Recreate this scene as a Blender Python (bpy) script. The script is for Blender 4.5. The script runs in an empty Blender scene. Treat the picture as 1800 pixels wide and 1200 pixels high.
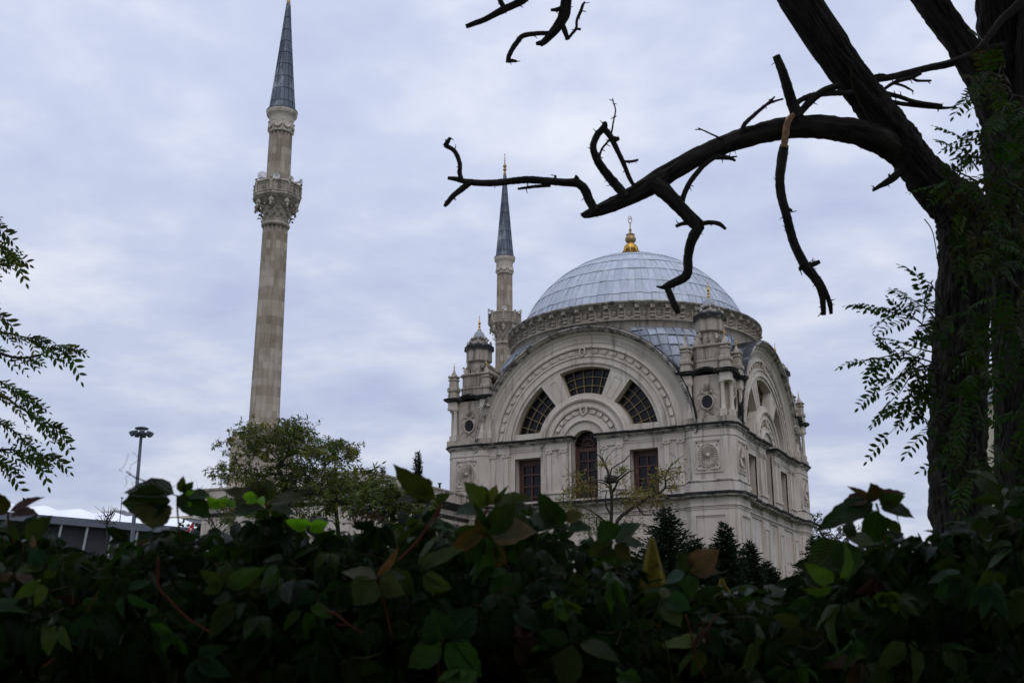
import bpy, math, random
from mathutils import Vector, Matrix, noise
PI = math.pi
scene = bpy.context.scene
COL = scene.collection
RAD = math.radians

# ------------------------------------------------------------------ camera
CAM = Vector((31.259, -82.802, 1.60))
YAW, PIT, FPX = -0.46998, 0.26943, 2024.57          # photograph pixels (1800 wide)
FW = Vector((math.sin(YAW)*math.cos(PIT), math.cos(YAW)*math.cos(PIT), math.sin(PIT)))
RT = Vector((math.cos(YAW), -math.sin(YAW), 0.0))
UP = RT.cross(FW)
FLAT = Vector((math.sin(YAW), math.cos(YAW), 0.0))
cam_d = bpy.data.cameras.new('camera'); cam = bpy.data.objects.new('camera', cam_d); COL.objects.link(cam)
cam.matrix_world = Matrix.Translation(CAM) @ Matrix((RT, UP, -FW)).transposed().to_4x4()
cam_d.sensor_width = 36.0; cam_d.lens = FPX/1800*36; cam_d.clip_start = 0.05; cam_d.clip_end = 6000
cam_d.dof.use_dof = True; cam_d.dof.focus_distance = 80.0; cam_d.dof.aperture_fstop = 11.0
scene.camera = cam

def at(px, py, D):
    """world point seen at photograph pixel (px,py), D metres deep"""
    return CAM + D*(FW + RT*((px-900)/FPX) + UP*((600-py)/FPX))

# ------------------------------------------------------------------ sky, sun, exposure
def nd(nt, t, x=0, y=0, **kw):
    n = nt.nodes.new(t); n.location = (x, y)
    for k, v in kw.items(): setattr(n, k, v)
    return n
w = bpy.data.worlds.new("World"); scene.world = w; w.use_nodes = True
nt = w.node_tree; nt.nodes.clear()
out = nd(nt, 'ShaderNodeOutputWorld'); bg = nd(nt, 'ShaderNodeBackground')
sky = nd(nt, 'ShaderNodeTexSky', sky_type='NISHITA', sun_disc=False)
SUN_EL, SUN_AZ = RAD(52), RAD(205)
sky.sun_elevation = SUN_EL; sky.sun_rotation = SUN_AZ
tc = nd(nt, 'ShaderNodeTexCoord')
sx = nd(nt, 'ShaderNodeSeparateXYZ'); nt.links.new(tc.outputs['Generated'], sx.inputs[0])
zc = nd(nt, 'ShaderNodeMath', operation='MAXIMUM'); nt.links.new(sx.outputs[2], zc.inputs[0]); zc.inputs[1].default_value = 0.0
za = nd(nt, 'ShaderNodeMath', operation='ADD'); nt.links.new(zc.outputs[0], za.inputs[0]); za.inputs[1].default_value = 0.16
dx = nd(nt, 'ShaderNodeMath', operation='DIVIDE'); nt.links.new(sx.outputs[0], dx.inputs[0]); nt.links.new(za.outputs[0], dx.inputs[1])
dy = nd(nt, 'ShaderNodeMath', operation='DIVIDE'); nt.links.new(sx.outputs[1], dy.inputs[0]); nt.links.new(za.outputs[0], dy.inputs[1])
cb = nd(nt, 'ShaderNodeCombineXYZ'); nt.links.new(dx.outputs[0], cb.inputs[0]); nt.links.new(dy.outputs[0], cb.inputs[1])
n1 = nd(nt, 'ShaderNodeTexNoise'); n1.inputs['Scale'].default_value = 2.6; n1.inputs['Detail'].default_value = 6; n1.inputs['Roughness'].default_value = 0.55
n1.inputs['Distortion'].default_value = 0.1
nt.links.new(cb.outputs[0], n1.inputs['Vector'])
rp = nd(nt, 'ShaderNodeValToRGB'); nt.links.new(n1.outputs[0], rp.inputs[0])
e = rp.color_ramp.elements
e[0].position = 0.34; e[0].color = (0.52, 0.59, 0.81, 1)
e[1].position = 0.67; e[1].color = (0.84, 0.87, 0.98, 1)
m_ = rp.color_ramp.elements.new(0.5); m_.color = (0.63, 0.69, 0.88, 1)
sk = nd(nt, 'ShaderNodeMixRGB', blend_type='MULTIPLY'); sk.inputs[0].default_value = 1; sk.inputs[2].default_value = (0.1, 0.1, 0.1, 1)
nt.links.new(sky.outputs[0], sk.inputs[1])
# thin the cloud deck a touch towards the horizon, as an overcast sky does
hz = nd(nt, 'ShaderNodeMapRange'); nt.links.new(sx.outputs[2], hz.inputs[0])
hz.inputs[1].default_value = 0.0; hz.inputs[2].default_value = 0.45; hz.inputs[3].default_value = 0.80; hz.inputs[4].default_value = 1.04
zr = nd(nt, 'ShaderNodeMapRange'); nt.links.new(sx.outputs[2], zr.inputs[0])
zr.inputs[1].default_value = 0.52; zr.inputs[2].default_value = 0.95; zr.inputs[3].default_value = 1.0; zr.inputs[4].default_value = 1.75
zm = nd(nt, 'ShaderNodeMath', operation='MULTIPLY'); nt.links.new(hz.outputs[0], zm.inputs[0]); nt.links.new(zr.outputs[0], zm.inputs[1])
cl = nd(nt, 'ShaderNodeMixRGB', blend_type='MULTIPLY'); cl.inputs[0].default_value = 1
nt.links.new(rp.outputs[0], cl.inputs[1]); nt.links.new(zm.outputs[0], cl.inputs[2])
mx = nd(nt, 'ShaderNodeMixRGB'); mx.inputs[0].default_value = 0.93
nt.links.new(sk.outputs[0], mx.inputs[1]); nt.links.new(cl.outputs[0], mx.inputs[2])
nt.links.new(mx.outputs[0], bg.inputs[0]); bg.inputs[1].default_value = 1.0
nt.links.new(bg.outputs[0], out.inputs[0])
sun_d = bpy.data.lights.new('sun', 'SUN'); sun = bpy.data.objects.new('sun', sun_d); COL.objects.link(sun)
sun_d.energy = 0.5; sun_d.angle = RAD(25); sun_d.color = (1.0, 0.93, 0.84)
sdir = Vector((math.sin(SUN_AZ)*math.cos(SUN_EL), math.cos(SUN_AZ)*math.cos(SUN_EL), math.sin(SUN_EL)))
sdir = Vector((0.45, -0.55, 0.75)).normalized()
sky.sun_elevation = math.asin(sdir.z); sky.sun_rotation = math.atan2(sdir.x, sdir.y)
sun.rotation_euler = sdir.to_track_quat('Z', 'Y').to_euler(); sun.location = (0, 0, 80)
scene.view_settings.view_transform = 'Standard'; scene.view_settings.look = 'None'
scene.view_settings.gamma = 1; scene.view_settings.exposure = 0.0
scene.cycles.max_bounces = 5; scene.cycles.transparent_max_bounces = 4

# ------------------------------------------------------------------ materials
def mat(name):
    m = bpy.data.materials.new(name); m.use_nodes = True
    nt = m.node_tree; b = nt.nodes['Principled BSDF']
    return m, nt, b
def lk(nt, a, b): nt.links.new(a, b)
def noise_node(nt, vec, scale, detail=4, rough=0.55, dist=0):
    n = nd(nt, 'ShaderNodeTexNoise'); n.inputs['Scale'].default_value = scale
    n.inputs['Detail'].default_value = detail; n.inputs['Roughness'].default_value = rough; n.inputs['Distortion'].default_value = dist
    if vec is not None: lk(nt, vec, n.inputs['Vector'])
    return n.outputs[0]
def mapping(nt, vec, sc):
    m = nd(nt, 'ShaderNodeMapping'); m.inputs['Scale'].default_value = sc; lk(nt, vec, m.inputs[0]); return m.outputs[0]
def ramp(nt, fac, stops):
    r = nd(nt, 'ShaderNodeValToRGB'); lk(nt, fac, r.inputs[0]); els = r.color_ramp.elements
    for i, (p, c) in enumerate(stops):
        el = els[i] if i < 2 else els.new(p)
        el.position = p; el.color = (*c, 1) if len(c) == 3 else c
    return r.outputs[0]
def mix(nt, fac, a, b, mode='MIX'):
    m = nd(nt, 'ShaderNodeMixRGB', blend_type=mode)
    for s, v in ((0, fac), (1, a), (2, b)):
        if hasattr(v, 'is_output'): lk(nt, v, m.inputs[s])
        elif s == 0: m.inputs[0].default_value = v
        else: m.inputs[s].default_value = (*v, 1)
    return m.outputs[0]
def bump(nt, b, h, dist=0.02, st=0.5):
    n = nd(nt, 'ShaderNodeBump'); n.inputs['Distance'].default_value = dist; n.inputs['Strength'].default_value = st
    lk(nt, h, n.inputs['Height']); lk(nt, n.outputs[0], b.inputs['Normal'])
def stone(name, c1, c2, stain, stain_lo=0.60, stain_hi=0.78, crust=None, courses=0):
    m, nt, b = mat(name); tc = nd(nt, 'ShaderNodeTexCoord'); v = tc.outputs['Object']
    big = noise_node(nt, v, 0.55, 5, 0.6, 0.4)
    col = mix(nt, ramp(nt, big, [(0.35, (0, 0, 0)), (0.68, (1, 1, 1))]), c1, c2)
    fine = noise_node(nt, v, 14, 3, 0.7)
    col = mix(nt, 0.45, col, ramp(nt, fine, [(0.3, (0.62, 0.62, 0.62)), (0.7, (1, 1, 1))]), 'MULTIPLY')
    st = noise_node(nt, mapping(nt, v, (1.5, 1.5, 0.14)), 1.5, 6, 0.62, 0.2)
    col = mix(nt, ramp(nt, st, [(stain_lo, (0, 0, 0)), (stain_hi, (.8, .8, .8))]), col, stain)
    hgt = fine
    if courses:
        sp = nd(nt, 'ShaderNodeSeparateXYZ'); lk(nt, v, sp.inputs[0])
        wv = noise_node(nt, mapping(nt, v, (.001, .001, .35)), 1.0, 3); zj = nd(nt, 'ShaderNodeMath', operation='MULTIPLY_ADD'); lk(nt, wv, zj.inputs[0]); zj.inputs[1].default_value = 1.6; lk(nt, sp.outputs[2], zj.inputs[2])
        fr = nd(nt, 'ShaderNodeMath', operation='MULTIPLY'); lk(nt, zj.outputs[0], fr.inputs[0]); fr.inputs[1].default_value = courses
        fl = nd(nt, 'ShaderNodeMath', operation='FLOOR'); lk(nt, fr.outputs[0], fl.inputs[0])
        an = nd(nt, 'ShaderNodeMath', operation='ARCTAN2'); lk(nt, sp.outputs[1], an.inputs[0]); lk(nt, sp.outputs[0], an.inputs[1])
        a2 = nd(nt, 'ShaderNodeMath', operation='MULTIPLY'); lk(nt, an.outputs[0], a2.inputs[0]); a2.inputs[1].default_value = 16/(2*PI)
        a3 = nd(nt, 'ShaderNodeMath', operation='FLOOR'); lk(nt, a2.outputs[0], a3.inputs[0])
        cx = nd(nt, 'ShaderNodeCombineXYZ'); lk(nt, fl.outputs[0], cx.inputs[0]); lk(nt, a3.outputs[0], cx.inputs[1])
        wn = nd(nt, 'ShaderNodeTexWhiteNoise', noise_dimensions='2D'); lk(nt, cx.outputs[0], wn.inputs[0])
        c3 = nd(nt, 'ShaderNodeCombineXYZ'); lk(nt, fl.outputs[0], c3.inputs[0])
        w2 = nd(nt, 'ShaderNodeTexWhiteNoise', noise_dimensions='2D'); lk(nt, c3.outputs[0], w2.inputs[0])
        col = mix(nt, 0.6, col, ramp(nt, wn.outputs[0], [(0.0, (0.58, 0.52, 0.46)), (0.9, (1.12, 1.12, 1.12))]), 'MULTIPLY')
        col = mix(nt, 0.5, col, ramp(nt, w2.outputs[0], [(0.0, (0.66, 0.60, 0.54)), (0.85, (1.1, 1.1, 1.1))]), 'MULTIPLY')
        f2 = nd(nt, 'ShaderNodeMath', operation='FRACT'); lk(nt, fr.outputs[0], f2.inputs[0])
        col = mix(nt, 0.8, col, ramp(nt, f2.outputs[0], [(0.0, (0.55, 0.52, 0.5)), (0.05, (1, 1, 1))]), 'MULTIPLY')
    if crust:
        cr = noise_node(nt, mapping(nt, v, (1, 1, 1.6)), 1.6, 6, 0.7, 0.3)
        col = mix(nt, ramp(nt, cr, [(crust[0], (1, 1, 1)), (crust[1], (0, 0, 0))]), col, (0.020, 0.020, 0.020))
    lk(nt, col, b.inputs['Base Color']); b.inputs['Roughness'].default_value = 0.88
    bump(nt, b, hgt, 0.03, 0.35)
    return m
M = {}
M['stone'] = stone('marble_stone', (0.52, 0.45, 0.37), (0.62, 0.56, 0.475), (0.20, 0.165, 0.13), 0.54, 0.72)
M['stone_low'] = stone('plastered_stone', (0.52, 0.45, 0.375), (0.63, 0.565, 0.485), (0.16, 0.138, 0.115), 0.53, 0.69)
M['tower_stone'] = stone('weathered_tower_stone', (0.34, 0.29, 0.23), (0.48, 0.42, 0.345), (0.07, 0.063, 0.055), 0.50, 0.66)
M['crust'] = stone('soot_crusted_stone', (0.38, 0.32, 0.26), (0.48, 0.42, 0.35), (0.10, 0.09, 0.08), 0.5, 0.65, crust=(0.56, 0.72))
M['crust_part'] = stone('partly_crusted_stone', (0.38, 0.34, 0.29), (0.50, 0.45, 0.39), (0.10, 0.09, 0.08), 0.52, 0.66, crust=(0.37, 0.54))
M['mossy'] = stone('mossy_stone', (0.36, 0.32, 0.26), (0.46, 0.41, 0.34), (0.06, 0.07, 0.03), 0.48, 0.62)
M['shaft'] = stone('minaret_stone', (0.46, 0.395, 0.32), (0.57, 0.51, 0.435), (0.18, 0.14, 0.105), 0.54, 0.74, courses=1.7)
M['wing_stone'] = stone('streaked_wall_stone', (0.48, 0.42, 0.35), (0.58, 0.52, 0.45), (0.07, 0.06, 0.05), 0.53, 0.70)
def plain(name, c, rough=0.6, metal=0.0, var=0.25, scale=3.0, spec=0.5):
    m, nt, b = mat(name); tc = nd(nt, 'ShaderNodeTexCoord')
    n = noise_node(nt, tc.outputs['Object'], scale, 5, 0.65)
    lo = tuple(x*(1-var) for x in c); hi = tuple(min(1, x*(1+var)) for x in c)
    lk(nt, ramp(nt, n, [(0.3, lo), (0.7, hi)]), b.inputs['Base Color'])
    b.inputs['Roughness'].default_value = rough; b.inputs['Metallic'].default_value = metal
    b.inputs['Specular IOR Level'].default_value = spec
    return m
def sheet(name, c, rough=0.5, metal=0.25):
    """lead sheet: patina differs from panel to panel (face attribute 'tint')"""
    m, nt, b = mat(name); tc = nd(nt, 'ShaderNodeTexCoord'); v = tc.outputs['Object']
    at_ = nd(nt, 'ShaderNodeAttribute'); at_.attribute_name = 'tint'
    n = noise_node(nt, mapping(nt, v, (1, 1, 0.35)), 2.2, 6, 0.65, 0.3)
    col = mix(nt, 1.0, c, at_.outputs['Color'], 'MULTIPLY')
    col = mix(nt, 0.75, col, ramp(nt, n, [(0.3, (0.66, 0.68, 0.72)), (0.7, (1.14, 1.12, 1.1))]), 'MULTIPLY')
    n2 = noise_node(nt, mapping(nt, v, (1, 1, .5)), 0.7, 6, 0.7, 0.5)
    col = mix(nt, ramp(nt, n2, [(0.55, (0, 0, 0)), (0.72, (.55, .55, .55))]), col, (.62, .64, .66))
    lk(nt, col, b.inputs['Base Color'])
    b.inputs['Metallic'].default_value = metal
    r = ramp(nt, n, [(0.2, (rough-.1,)*3), (0.8, (rough+.15,)*3)]); lk(nt, r, b.inputs['Roughness'])
    bump(nt, b, n, 0.04, 0.25)
    return m
M['lead'] = sheet('lead_sheet', (0.42, 0.455, 0.505))
M['lead_dark'] = sheet('dark_lead_sheet', (0.085, 0.105, 0.135), 0.5, 0.2)
M['gold'] = plain('gilt_metal', (0.45, 0.28, 0.06), 0.38, 1.0, 0.3, 8)
M['gold_old'] = plain('tarnished_gilt', (0.34, 0.24, 0.11), 0.5, 0.8, 0.4, 8)
M['gold_paint'] = plain('gold_paint', (0.15, 0.115, 0.014), 0.75, 0.0, 0.6, 60, 0.08)
M['wood_red'] = plain('red_brown_window_wood', (0.065, 0.021, 0.014), 0.55, 0, 0.45, 4)
M['wood_pale'] = plain('faded_window_wood', (0.15, 0.11, 0.052), 0.6, 0, 0.45, 5)
M['iron'] = plain('dark_iron', (0.02, 0.02, 0.022), 0.5, 0.4, 0.3, 20)
M['steel_grey'] = plain('grey_painted_steel', (0.10, 0.115, 0.14), 0.5, 0.2, 0.2, 2)
M['white_paint'] = plain('white_paint', (0.75, 0.75, 0.74), 0.5, 0, 0.1, 6)
M['roof_white'] = plain('white_membrane', (0.85, 0.86, 0.88), 0.6, 0, 0.04, 0.2)
M['ivory'] = plain('ivory_render', (0.55, 0.48, 0.35), 0.85, 0, 0.15, 0.6)
M['grey_wall'] = plain('grey_wall', (0.30, 0.31, 0.33), 0.85, 0, 0.15, 0.4)
M['dark_wall'] = plain('dark_louvred_wall', (0.014, 0.015, 0.019), 0.6, 0, 0.4, 1.2)
M['nest'] = plain('dry_twigs', (0.03, 0.024, 0.018), 0.9, 0, 0.4, 9)
M['raw_wood'] = plain('split_pale_wood', (0.36, 0.20, 0.105), 0.8, 0, 0.75, 45)
M['berry'] = plain('dark_berry', (0.012, 0.012, 0.02), 0.35, 0, 0.2, 40)
M['stem_red'] = plain('reddish_vine_stem', (0.13, 0.036, 0.018), 0.8, 0, 0.4, 60, 0.15)
M['stem_green'] = plain('olive_vine_stem', (0.045, 0.036, 0.014), 0.8, 0, 0.4, 60, 0.1)
m, nt, b = mat('window_glass'); M['glass'] = m
b.inputs['Base Color'].default_value = (0.008, 0.009, 0.012, 1); b.inputs['Roughness'].default_value = 0.08; b.inputs['IOR'].default_value = 1.45; b.inputs['Specular IOR Level'].default_value = 0.22
gn = noise_node(nt, nd(nt, 'ShaderNodeTexCoord').outputs['Object'], 0.9, 2); bump(nt, b, gn, 0.05, 0.12)
def bark(name, c1, c2):
    m, nt, b = mat(name); tc = nd(nt, 'ShaderNodeTexCoord')
    v = mapping(nt, tc.outputs['UV'], (1, 1, 1))
    n = noise_node(nt, mapping(nt, tc.outputs['UV'], (3.2, 2.0, 1)), 2.2, 8, 0.7, 1.0)
    vo = nd(nt, 'ShaderNodeTexVoronoi'); lk(nt, mix(nt, 0.16, mapping(nt, tc.outputs['UV'], (3.4, 1.5, 1)), noise_node(nt, mapping(nt, tc.outputs['UV'], (3, 3, 1)), 2, 4)), vo.inputs['Vector']); vo.inputs['Scale'].default_value = 1.9
    h = mix(nt, 0.5, n, vo.outputs['Distance']); lichen = noise_node(nt, tc.outputs['Object'], 5, 6, 0.7)
    bc_ = ramp(nt, h, [(0.25, c1), (0.60, c2)]); bc_ = mix(nt, ramp(nt, lichen, [(0.55, (0, 0, 0)), (0.72, (.7, .7, .7))]), bc_, (c2[0]*1.5, c2[1]*1.7, c2[2]*1.5)); lk(nt, bc_, b.inputs['Base Color']); b.inputs['Roughness'].default_value = 0.92
    b.inputs['Specular IOR Level'].default_value = 0.25
    bump(nt, b, h, 0.06, 1.0)
    return m
M['bark'] = bark('furrowed_bark', (0.005, 0.0045, 0.004), (0.058, 0.050, 0.041))
M['bark_far'] = plain('dark_bark', (0.030, 0.025, 0.020), 0.9, 0, 0.4, 3)
def leafmat(name, rough=0.45, trans=0.3, veins=True, spec=0.4):
    """leaf colour from the per-leaf attribute 'tint', veins and mottling in the leaf's own UV"""
    m, nt, b = mat(name); at_ = nd(nt, 'ShaderNodeAttribute'); at_.attribute_name = 'tint'
    col = at_.outputs['Color']
    if veins:
        tc = nd(nt, 'ShaderNodeTexCoord'); sp = nd(nt, 'ShaderNodeSeparateXYZ'); lk(nt, tc.outputs['UV'], sp.inputs[0])
        ab = nd(nt, 'ShaderNodeMath', operation='ABSOLUTE'); lk(nt, sp.outputs[0], ab.inputs[0])
        # side veins run obliquely forward from the midrib
        t = nd(nt, 'ShaderNodeMath', operation='MULTIPLY'); lk(nt, ab.outputs[0], t.inputs[0]); t.inputs[1].default_value = -0.55
        a = nd(nt, 'ShaderNodeMath', operation='ADD'); lk(nt, sp.outputs[1], a.inputs[0]); lk(nt, t.outputs[0], a.inputs[1])
        f = nd(nt, 'ShaderNodeMath', operation='MULTIPLY'); lk(nt, a.outputs[0], f.inputs[0]); f.inputs[1].default_value = 8.0
        fr = nd(nt, 'ShaderNodeMath', operation='PINGPONG'); lk(nt, f.outputs[0], fr.inputs[0]); fr.inputs[1].default_value = 0.5
        vein = ramp(nt, fr.outputs[0], [(0.0, (1, 1, 1)), (0.10, (0, 0, 0))])
        mid = ramp(nt, ab.outputs[0], [(0.0, (1, 1, 1)), (0.06, (0, 0, 0))])
        vv = mix(nt, 1.0, vein, mid, 'LIGHTEN')
        n = noise_node(nt, nd(nt, 'ShaderNodeTexCoord').outputs['Object'], 28, 5, 0.65)
        col = mix(nt, 0.7, col, ramp(nt, n, [(0.3, (0.55, 0.5, 0.5)), (0.7, (1.25, 1.2, 1.1))]), 'MULTIPLY')
        vm = nd(nt, 'ShaderNodeMath', operation='MULTIPLY'); lk(nt, vv, vm.inputs[0]); vm.inputs[1].default_value = 0.5
        col = mix(nt, vm.outputs[0], col, (0.09, 0.12, 0.03))
        hb = mix(nt, 0.5, fr.outputs[0], n)
        bump(nt, b, hb, 0.006, 0.9)
    lk(nt, col, b.inputs['Base Color']); b.inputs['Roughness'].default_value = rough; b.inputs['Specular IOR Level'].default_value = spec
    tr = nd(nt, 'ShaderNodeBsdfTranslucent'); tcx = mix(nt, 1.0, col, (0.9, 1.0, 0.35), 'MULTIPLY'); lk(nt, tcx, tr.inputs[0])
    ms = nd(nt, 'ShaderNodeMixShader'); ms.inputs[0].default_value = trans
    o = nt.nodes['Material Output']; lk(nt, b.outputs[0], ms.inputs[1]); lk(nt, tr.outputs[0], ms.inputs[2]); lk(nt, ms.outputs[0], o.inputs[0])
    return m
M['creeper'] = leafmat('creeper_leaf', 0.37, 0.32, True, 0.14)
M['leaf_near'] = leafmat('locust_leaf', 0.5, 0.38, False, 0.06)
M['leaf_far'] = leafmat('distant_leaf', 0.7, 0.3, False, 0.2)
m, nt, b = mat('meadow_grass'); M['grass'] = m
gv = nd(nt, 'ShaderNodeTexCoord').outputs['Object']
lk(nt, ramp(nt, noise_node(nt, gv, 0.3, 8, 0.7), [(0.3, (0.03, 0.045, 0.015)), (0.7, (0.07, 0.09, 0.035))]), b.inputs['Base Color'])
b.inputs['Roughness'].default_value = 0.95
bump(nt, b, noise_node(nt, gv, 9, 6, 0.8), 0.1, 0.6)

# ------------------------------------------------------------------ mesh builder
class MB:
    def __init__(s): s.v = []; s.f = []; s.sm = []; s.tint = {}; s.uv = {}
    def add(s, vs, fs, smooth=False, tint=None, uvs=None):
        o = len(s.v); s.v.extend(vs)
        for i, f in enumerate(fs):
            if tint is not None: s.tint[len(s.f)] = tint
            if uvs is not None: s.uv[len(s.f)] = uvs[i]
            s.f.append(tuple(o+k for k in f)); s.sm.append(smooth)
    def box(s, x0, x1, y0, y1, z0, z1, **k):
        s.add([(x0,y0,z0),(x1,y0,z0),(x1,y1,z0),(x0,y1,z0),(x0,y0,z1),(x1,y0,z1),(x1,y1,z1),(x0,y1,z1)],
              [(0,3,2,1),(4,5,6,7),(0,1,5,4),(1,2,6,5),(2,3,7,6),(3,0,4,7)], **k)
    def obox(s, c, ax, ay, az, **k):
        """oriented box: centre and three half-axis vectors"""
        c, ax, ay, az = map(Vector, (c, ax, ay, az))
        vs = [c+ax*i+ay*j+az*l for l in (-1, 1) for (i, j) in ((-1,-1),(1,-1),(1,1),(-1,1))]
        s.add([tuple(v) for v in vs], [(0,3,2,1),(4,5,6,7),(0,1,5,4),(1,2,6,5),(2,3,7,6),(3,0,4,7)], **k)
    def lathe(s, prof, c=(0, 0), n=24, smooth=True, rmod=None, a0=0.0, flat=False, tint=None):
        """profile [(r,z)] turned about the vertical through c; rmod(angle,z) scales the radius"""
        vs = []; m = len(prof)
        for j, (r, z) in enumerate(prof):
            for i in range(n):
                a = a0+2*PI*i/n; q = r*(rmod(a, z) if rmod else 1)
                vs.append((c[0]+q*math.cos(a), c[1]+q*math.sin(a), z))
        fs = [(j*n+i, j*n+(i+1) % n, (j+1)*n+(i+1) % n, (j+1)*n+i) for j in range(m-1) for i in range(n)]
        s.add(vs, fs, smooth, tint)
        s.add(vs[:n], [tuple(range(n))[::-1]], False, tint); s.add(vs[-n:], [tuple(range(n))], False, tint)
    def revolve_y(s, prof, z0, a0, a1, n, smooth=False):
        """facade ring: profile [(r,d)] turned about the axis x=0,z=z0, d = distance in front of the centre (y=-d)"""
        vs = []; m = len(prof)
        for i in range(n+1):
            a = a0+(a1-a0)*i/n
            for r, d in prof: vs.append((r*math.cos(a), -d, z0+r*math.sin(a)))
        fs = [(i*m+j, i*m+j+1, (i+1)*m+j+1, (i+1)*m+j) for i in range(n) for j in range(m-1)]
        s.add(vs, fs, smooth)
    def sector(s, z0, r0, r1, a0, a1, d0, d1, n):
        """solid ring sector on the facade between depths d0 (back) and d1 (front)"""
        vs = []
        for i in range(n+1):
            a = a0+(a1-a0)*i/n
            for r, d in ((r0, d0), (r1, d0), (r1, d1), (r0, d1)): vs.append((r*math.cos(a), -d, z0+r*math.sin(a)))
        fs = [(i*4+j, i*4+(j+1) % 4, (i+1)*4+(j+1) % 4, (i+1)*4+j) for i in range(n) for j in range(4)]
        fs += [(0, 1, 2, 3), tuple(n*4+k for k in (3, 2, 1, 0))]
        s.add(vs, fs)
    def prism(s, poly, d0, d1):
        """facade polygon [(u,z)] extruded from depth d0 to d1"""
        n = len(poly)
        vs = [(u, -d0, z) for u, z in poly]+[(u, -d1, z) for u, z in poly]
        s.add(vs, [tuple(range(n)), tuple(range(2*n-1, n-1, -1))]+[(i, (i+1) % n, n+(i+1) % n, n+i) for i in range(n)])
    def sweep(s, path, prof, closed=False):
        """profile [(out,z)] carried along a plan polyline with mitred corners (outside on the right hand)"""
        n = len(path); P = [Vector(p) for p in path]; ofs = []
        for i in range(n):
            e0 = (P[i]-P[i-1]) if (closed or i > 0) else None
            e1 = (P[(i+1) % n]-P[i]) if (closed or i < n-1) else None
            ns = [Vector((e.y, -e.x)).normalized() for e in (e0, e1) if e is not None and e.length > 1e-9]
            q = sum(ns, Vector((0, 0)))
            if len(ns) == 2:
                q = q/max(0.25, (1+ns[0].dot(ns[1])))
            ofs.append(q)
        m = len(prof); vs = []
        for i in range(n):
            for o, z in prof: vs.append((P[i].x+ofs[i].x*o, P[i].y+ofs[i].y*o, z))
        fs = [(i*m+j, ((i+1) % n)*m+j, ((i+1) % n)*m+j+1, i*m+j+1) for i in range(n if closed else n-1) for j in range(m-1)]
        if not closed: fs += [tuple(range(m)), tuple((n-1)*m+k for k in reversed(range(m)))]
        s.add(vs, fs)
    def loft(s, rings, smooth=False, cap=True, tint=None):
        m = len(rings[0]); vs = [p for r in rings for p in r]
        s.add(vs, [(j*m+i, j*m+(i+1) % m, (j+1)*m+(i+1) % m, (j+1)*m+i) for j in range(len(rings)-1) for i in range(m)], smooth, tint)
        if cap: s.add(list(rings[0]), [tuple(range(m))[::-1]], False, tint); s.add(list(rings[-1]), [tuple(range(m))], False, tint)
    def ball(s, c, r, n=8, sz=1.0, tint=None):
        c = Vector(c); vs = []
        for j in range(1, n//2):
            a = PI*j/(n//2)
            for i in range(n):
                t = 2*PI*i/n; vs.append((c.x+r*math.sin(a)*math.cos(t), c.y+r*math.sin(a)*math.sin(t), c.z+r*sz*math.cos(a)))
        m = n//2-1; vs += [(c.x, c.y, c.z+r*sz), (c.x, c.y, c.z-r*sz)]
        fs = [(j*n+i, (j+1)*n+i, (j+1)*n+(i+1) % n, j*n+(i+1) % n) for j in range(m-1) for i in range(n)]
        fs += [(m*n, i, (i+1) % n) for i in range(n)]+[(m*n+1, (m-1)*n+(i+1) % n, (m-1)*n+i) for i in range(n)]
        s.add(vs, fs, True, tint)
    def tube(s, pts, rad, sides=8, rough=0.0, seed=0.0, cap=True, step=None, tint=None):
        """tapering limb through pts with matching radii; rough adds bark ridges; UVs run round and along"""
        P = [Vector(p) for p in pts]; R = list(rad) if hasattr(rad, '__len__') else [rad]*len(P)
        if step and len(P) > 1:                       # Catmull-Rom resampling
            Q, S_ = [], []
            for i in range(len(P)-1):
                a, b_, c, d = P[max(0, i-1)], P[i], P[i+1], P[min(len(P)-1, i+2)]
                k = max(1, int(round((c-b_).length/step)))
                for t in (j/k for j in range(k)):
                    t2, t3 = t*t, t*t*t
                    Q.append(0.5*((2*b_)+(c-a)*t+(2*a-5*b_+4*c-d)*t2+(3*b_-a-3*c+d)*t3)); S_.append(R[i]+(R[i+1]-R[i])*t)
            Q.append(P[-1]); S_.append(R[-1]); P, R = Q, S_
        vs = []; n = len(P); L = 0; Ls = []
        up = Vector((0.31, 0.2, 0.93))
        prevx = None
        for i in range(n):
            t = (P[min(i+1, n-1)]-P[max(i-1, 0)])
            t = t.normalized() if t.length > 1e-9 else Vector((0, 0, 1))
            if prevx is None: x = t.cross(up)
            else: x = prevx-t*prevx.dot(t)
            if x.length < 1e-6: x = t.orthogonal()
            x.normalize(); y = t.cross(x); prevx = x
            if i: L += (P[i]-P[i-1]).length
            Ls.append(L)
            for k in range(sides):
                a = 2*PI*k/sides; r = R[i]
                if rough:
                    ca, sa = math.cos(a), math.sin(a)
                    f = 1.1*R[0] if R[0] > 1e-6 else 1
                    q = noise.noise(Vector((ca*2.4+seed, sa*2.4, L*0.85/max(R[i], 0.01))))
                    q2 = noise.noise(Vector((ca*5.5+seed*2, sa*5.5, L*2.0/max(R[i], 0.01))))
                    q3 = abs(noise.noise(Vector((ca*9+seed*3, sa*9, L*2.6/max(R[i], 0.01))))) if R[i] > .03 else 0
                    r *= 1+rough*(q*0.8+q2*0.7-q3*1.1)
                vs.append(tuple(P[i]+(x*math.cos(a)+y*math.sin(a))*r))
        fs, uv = [], []
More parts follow.
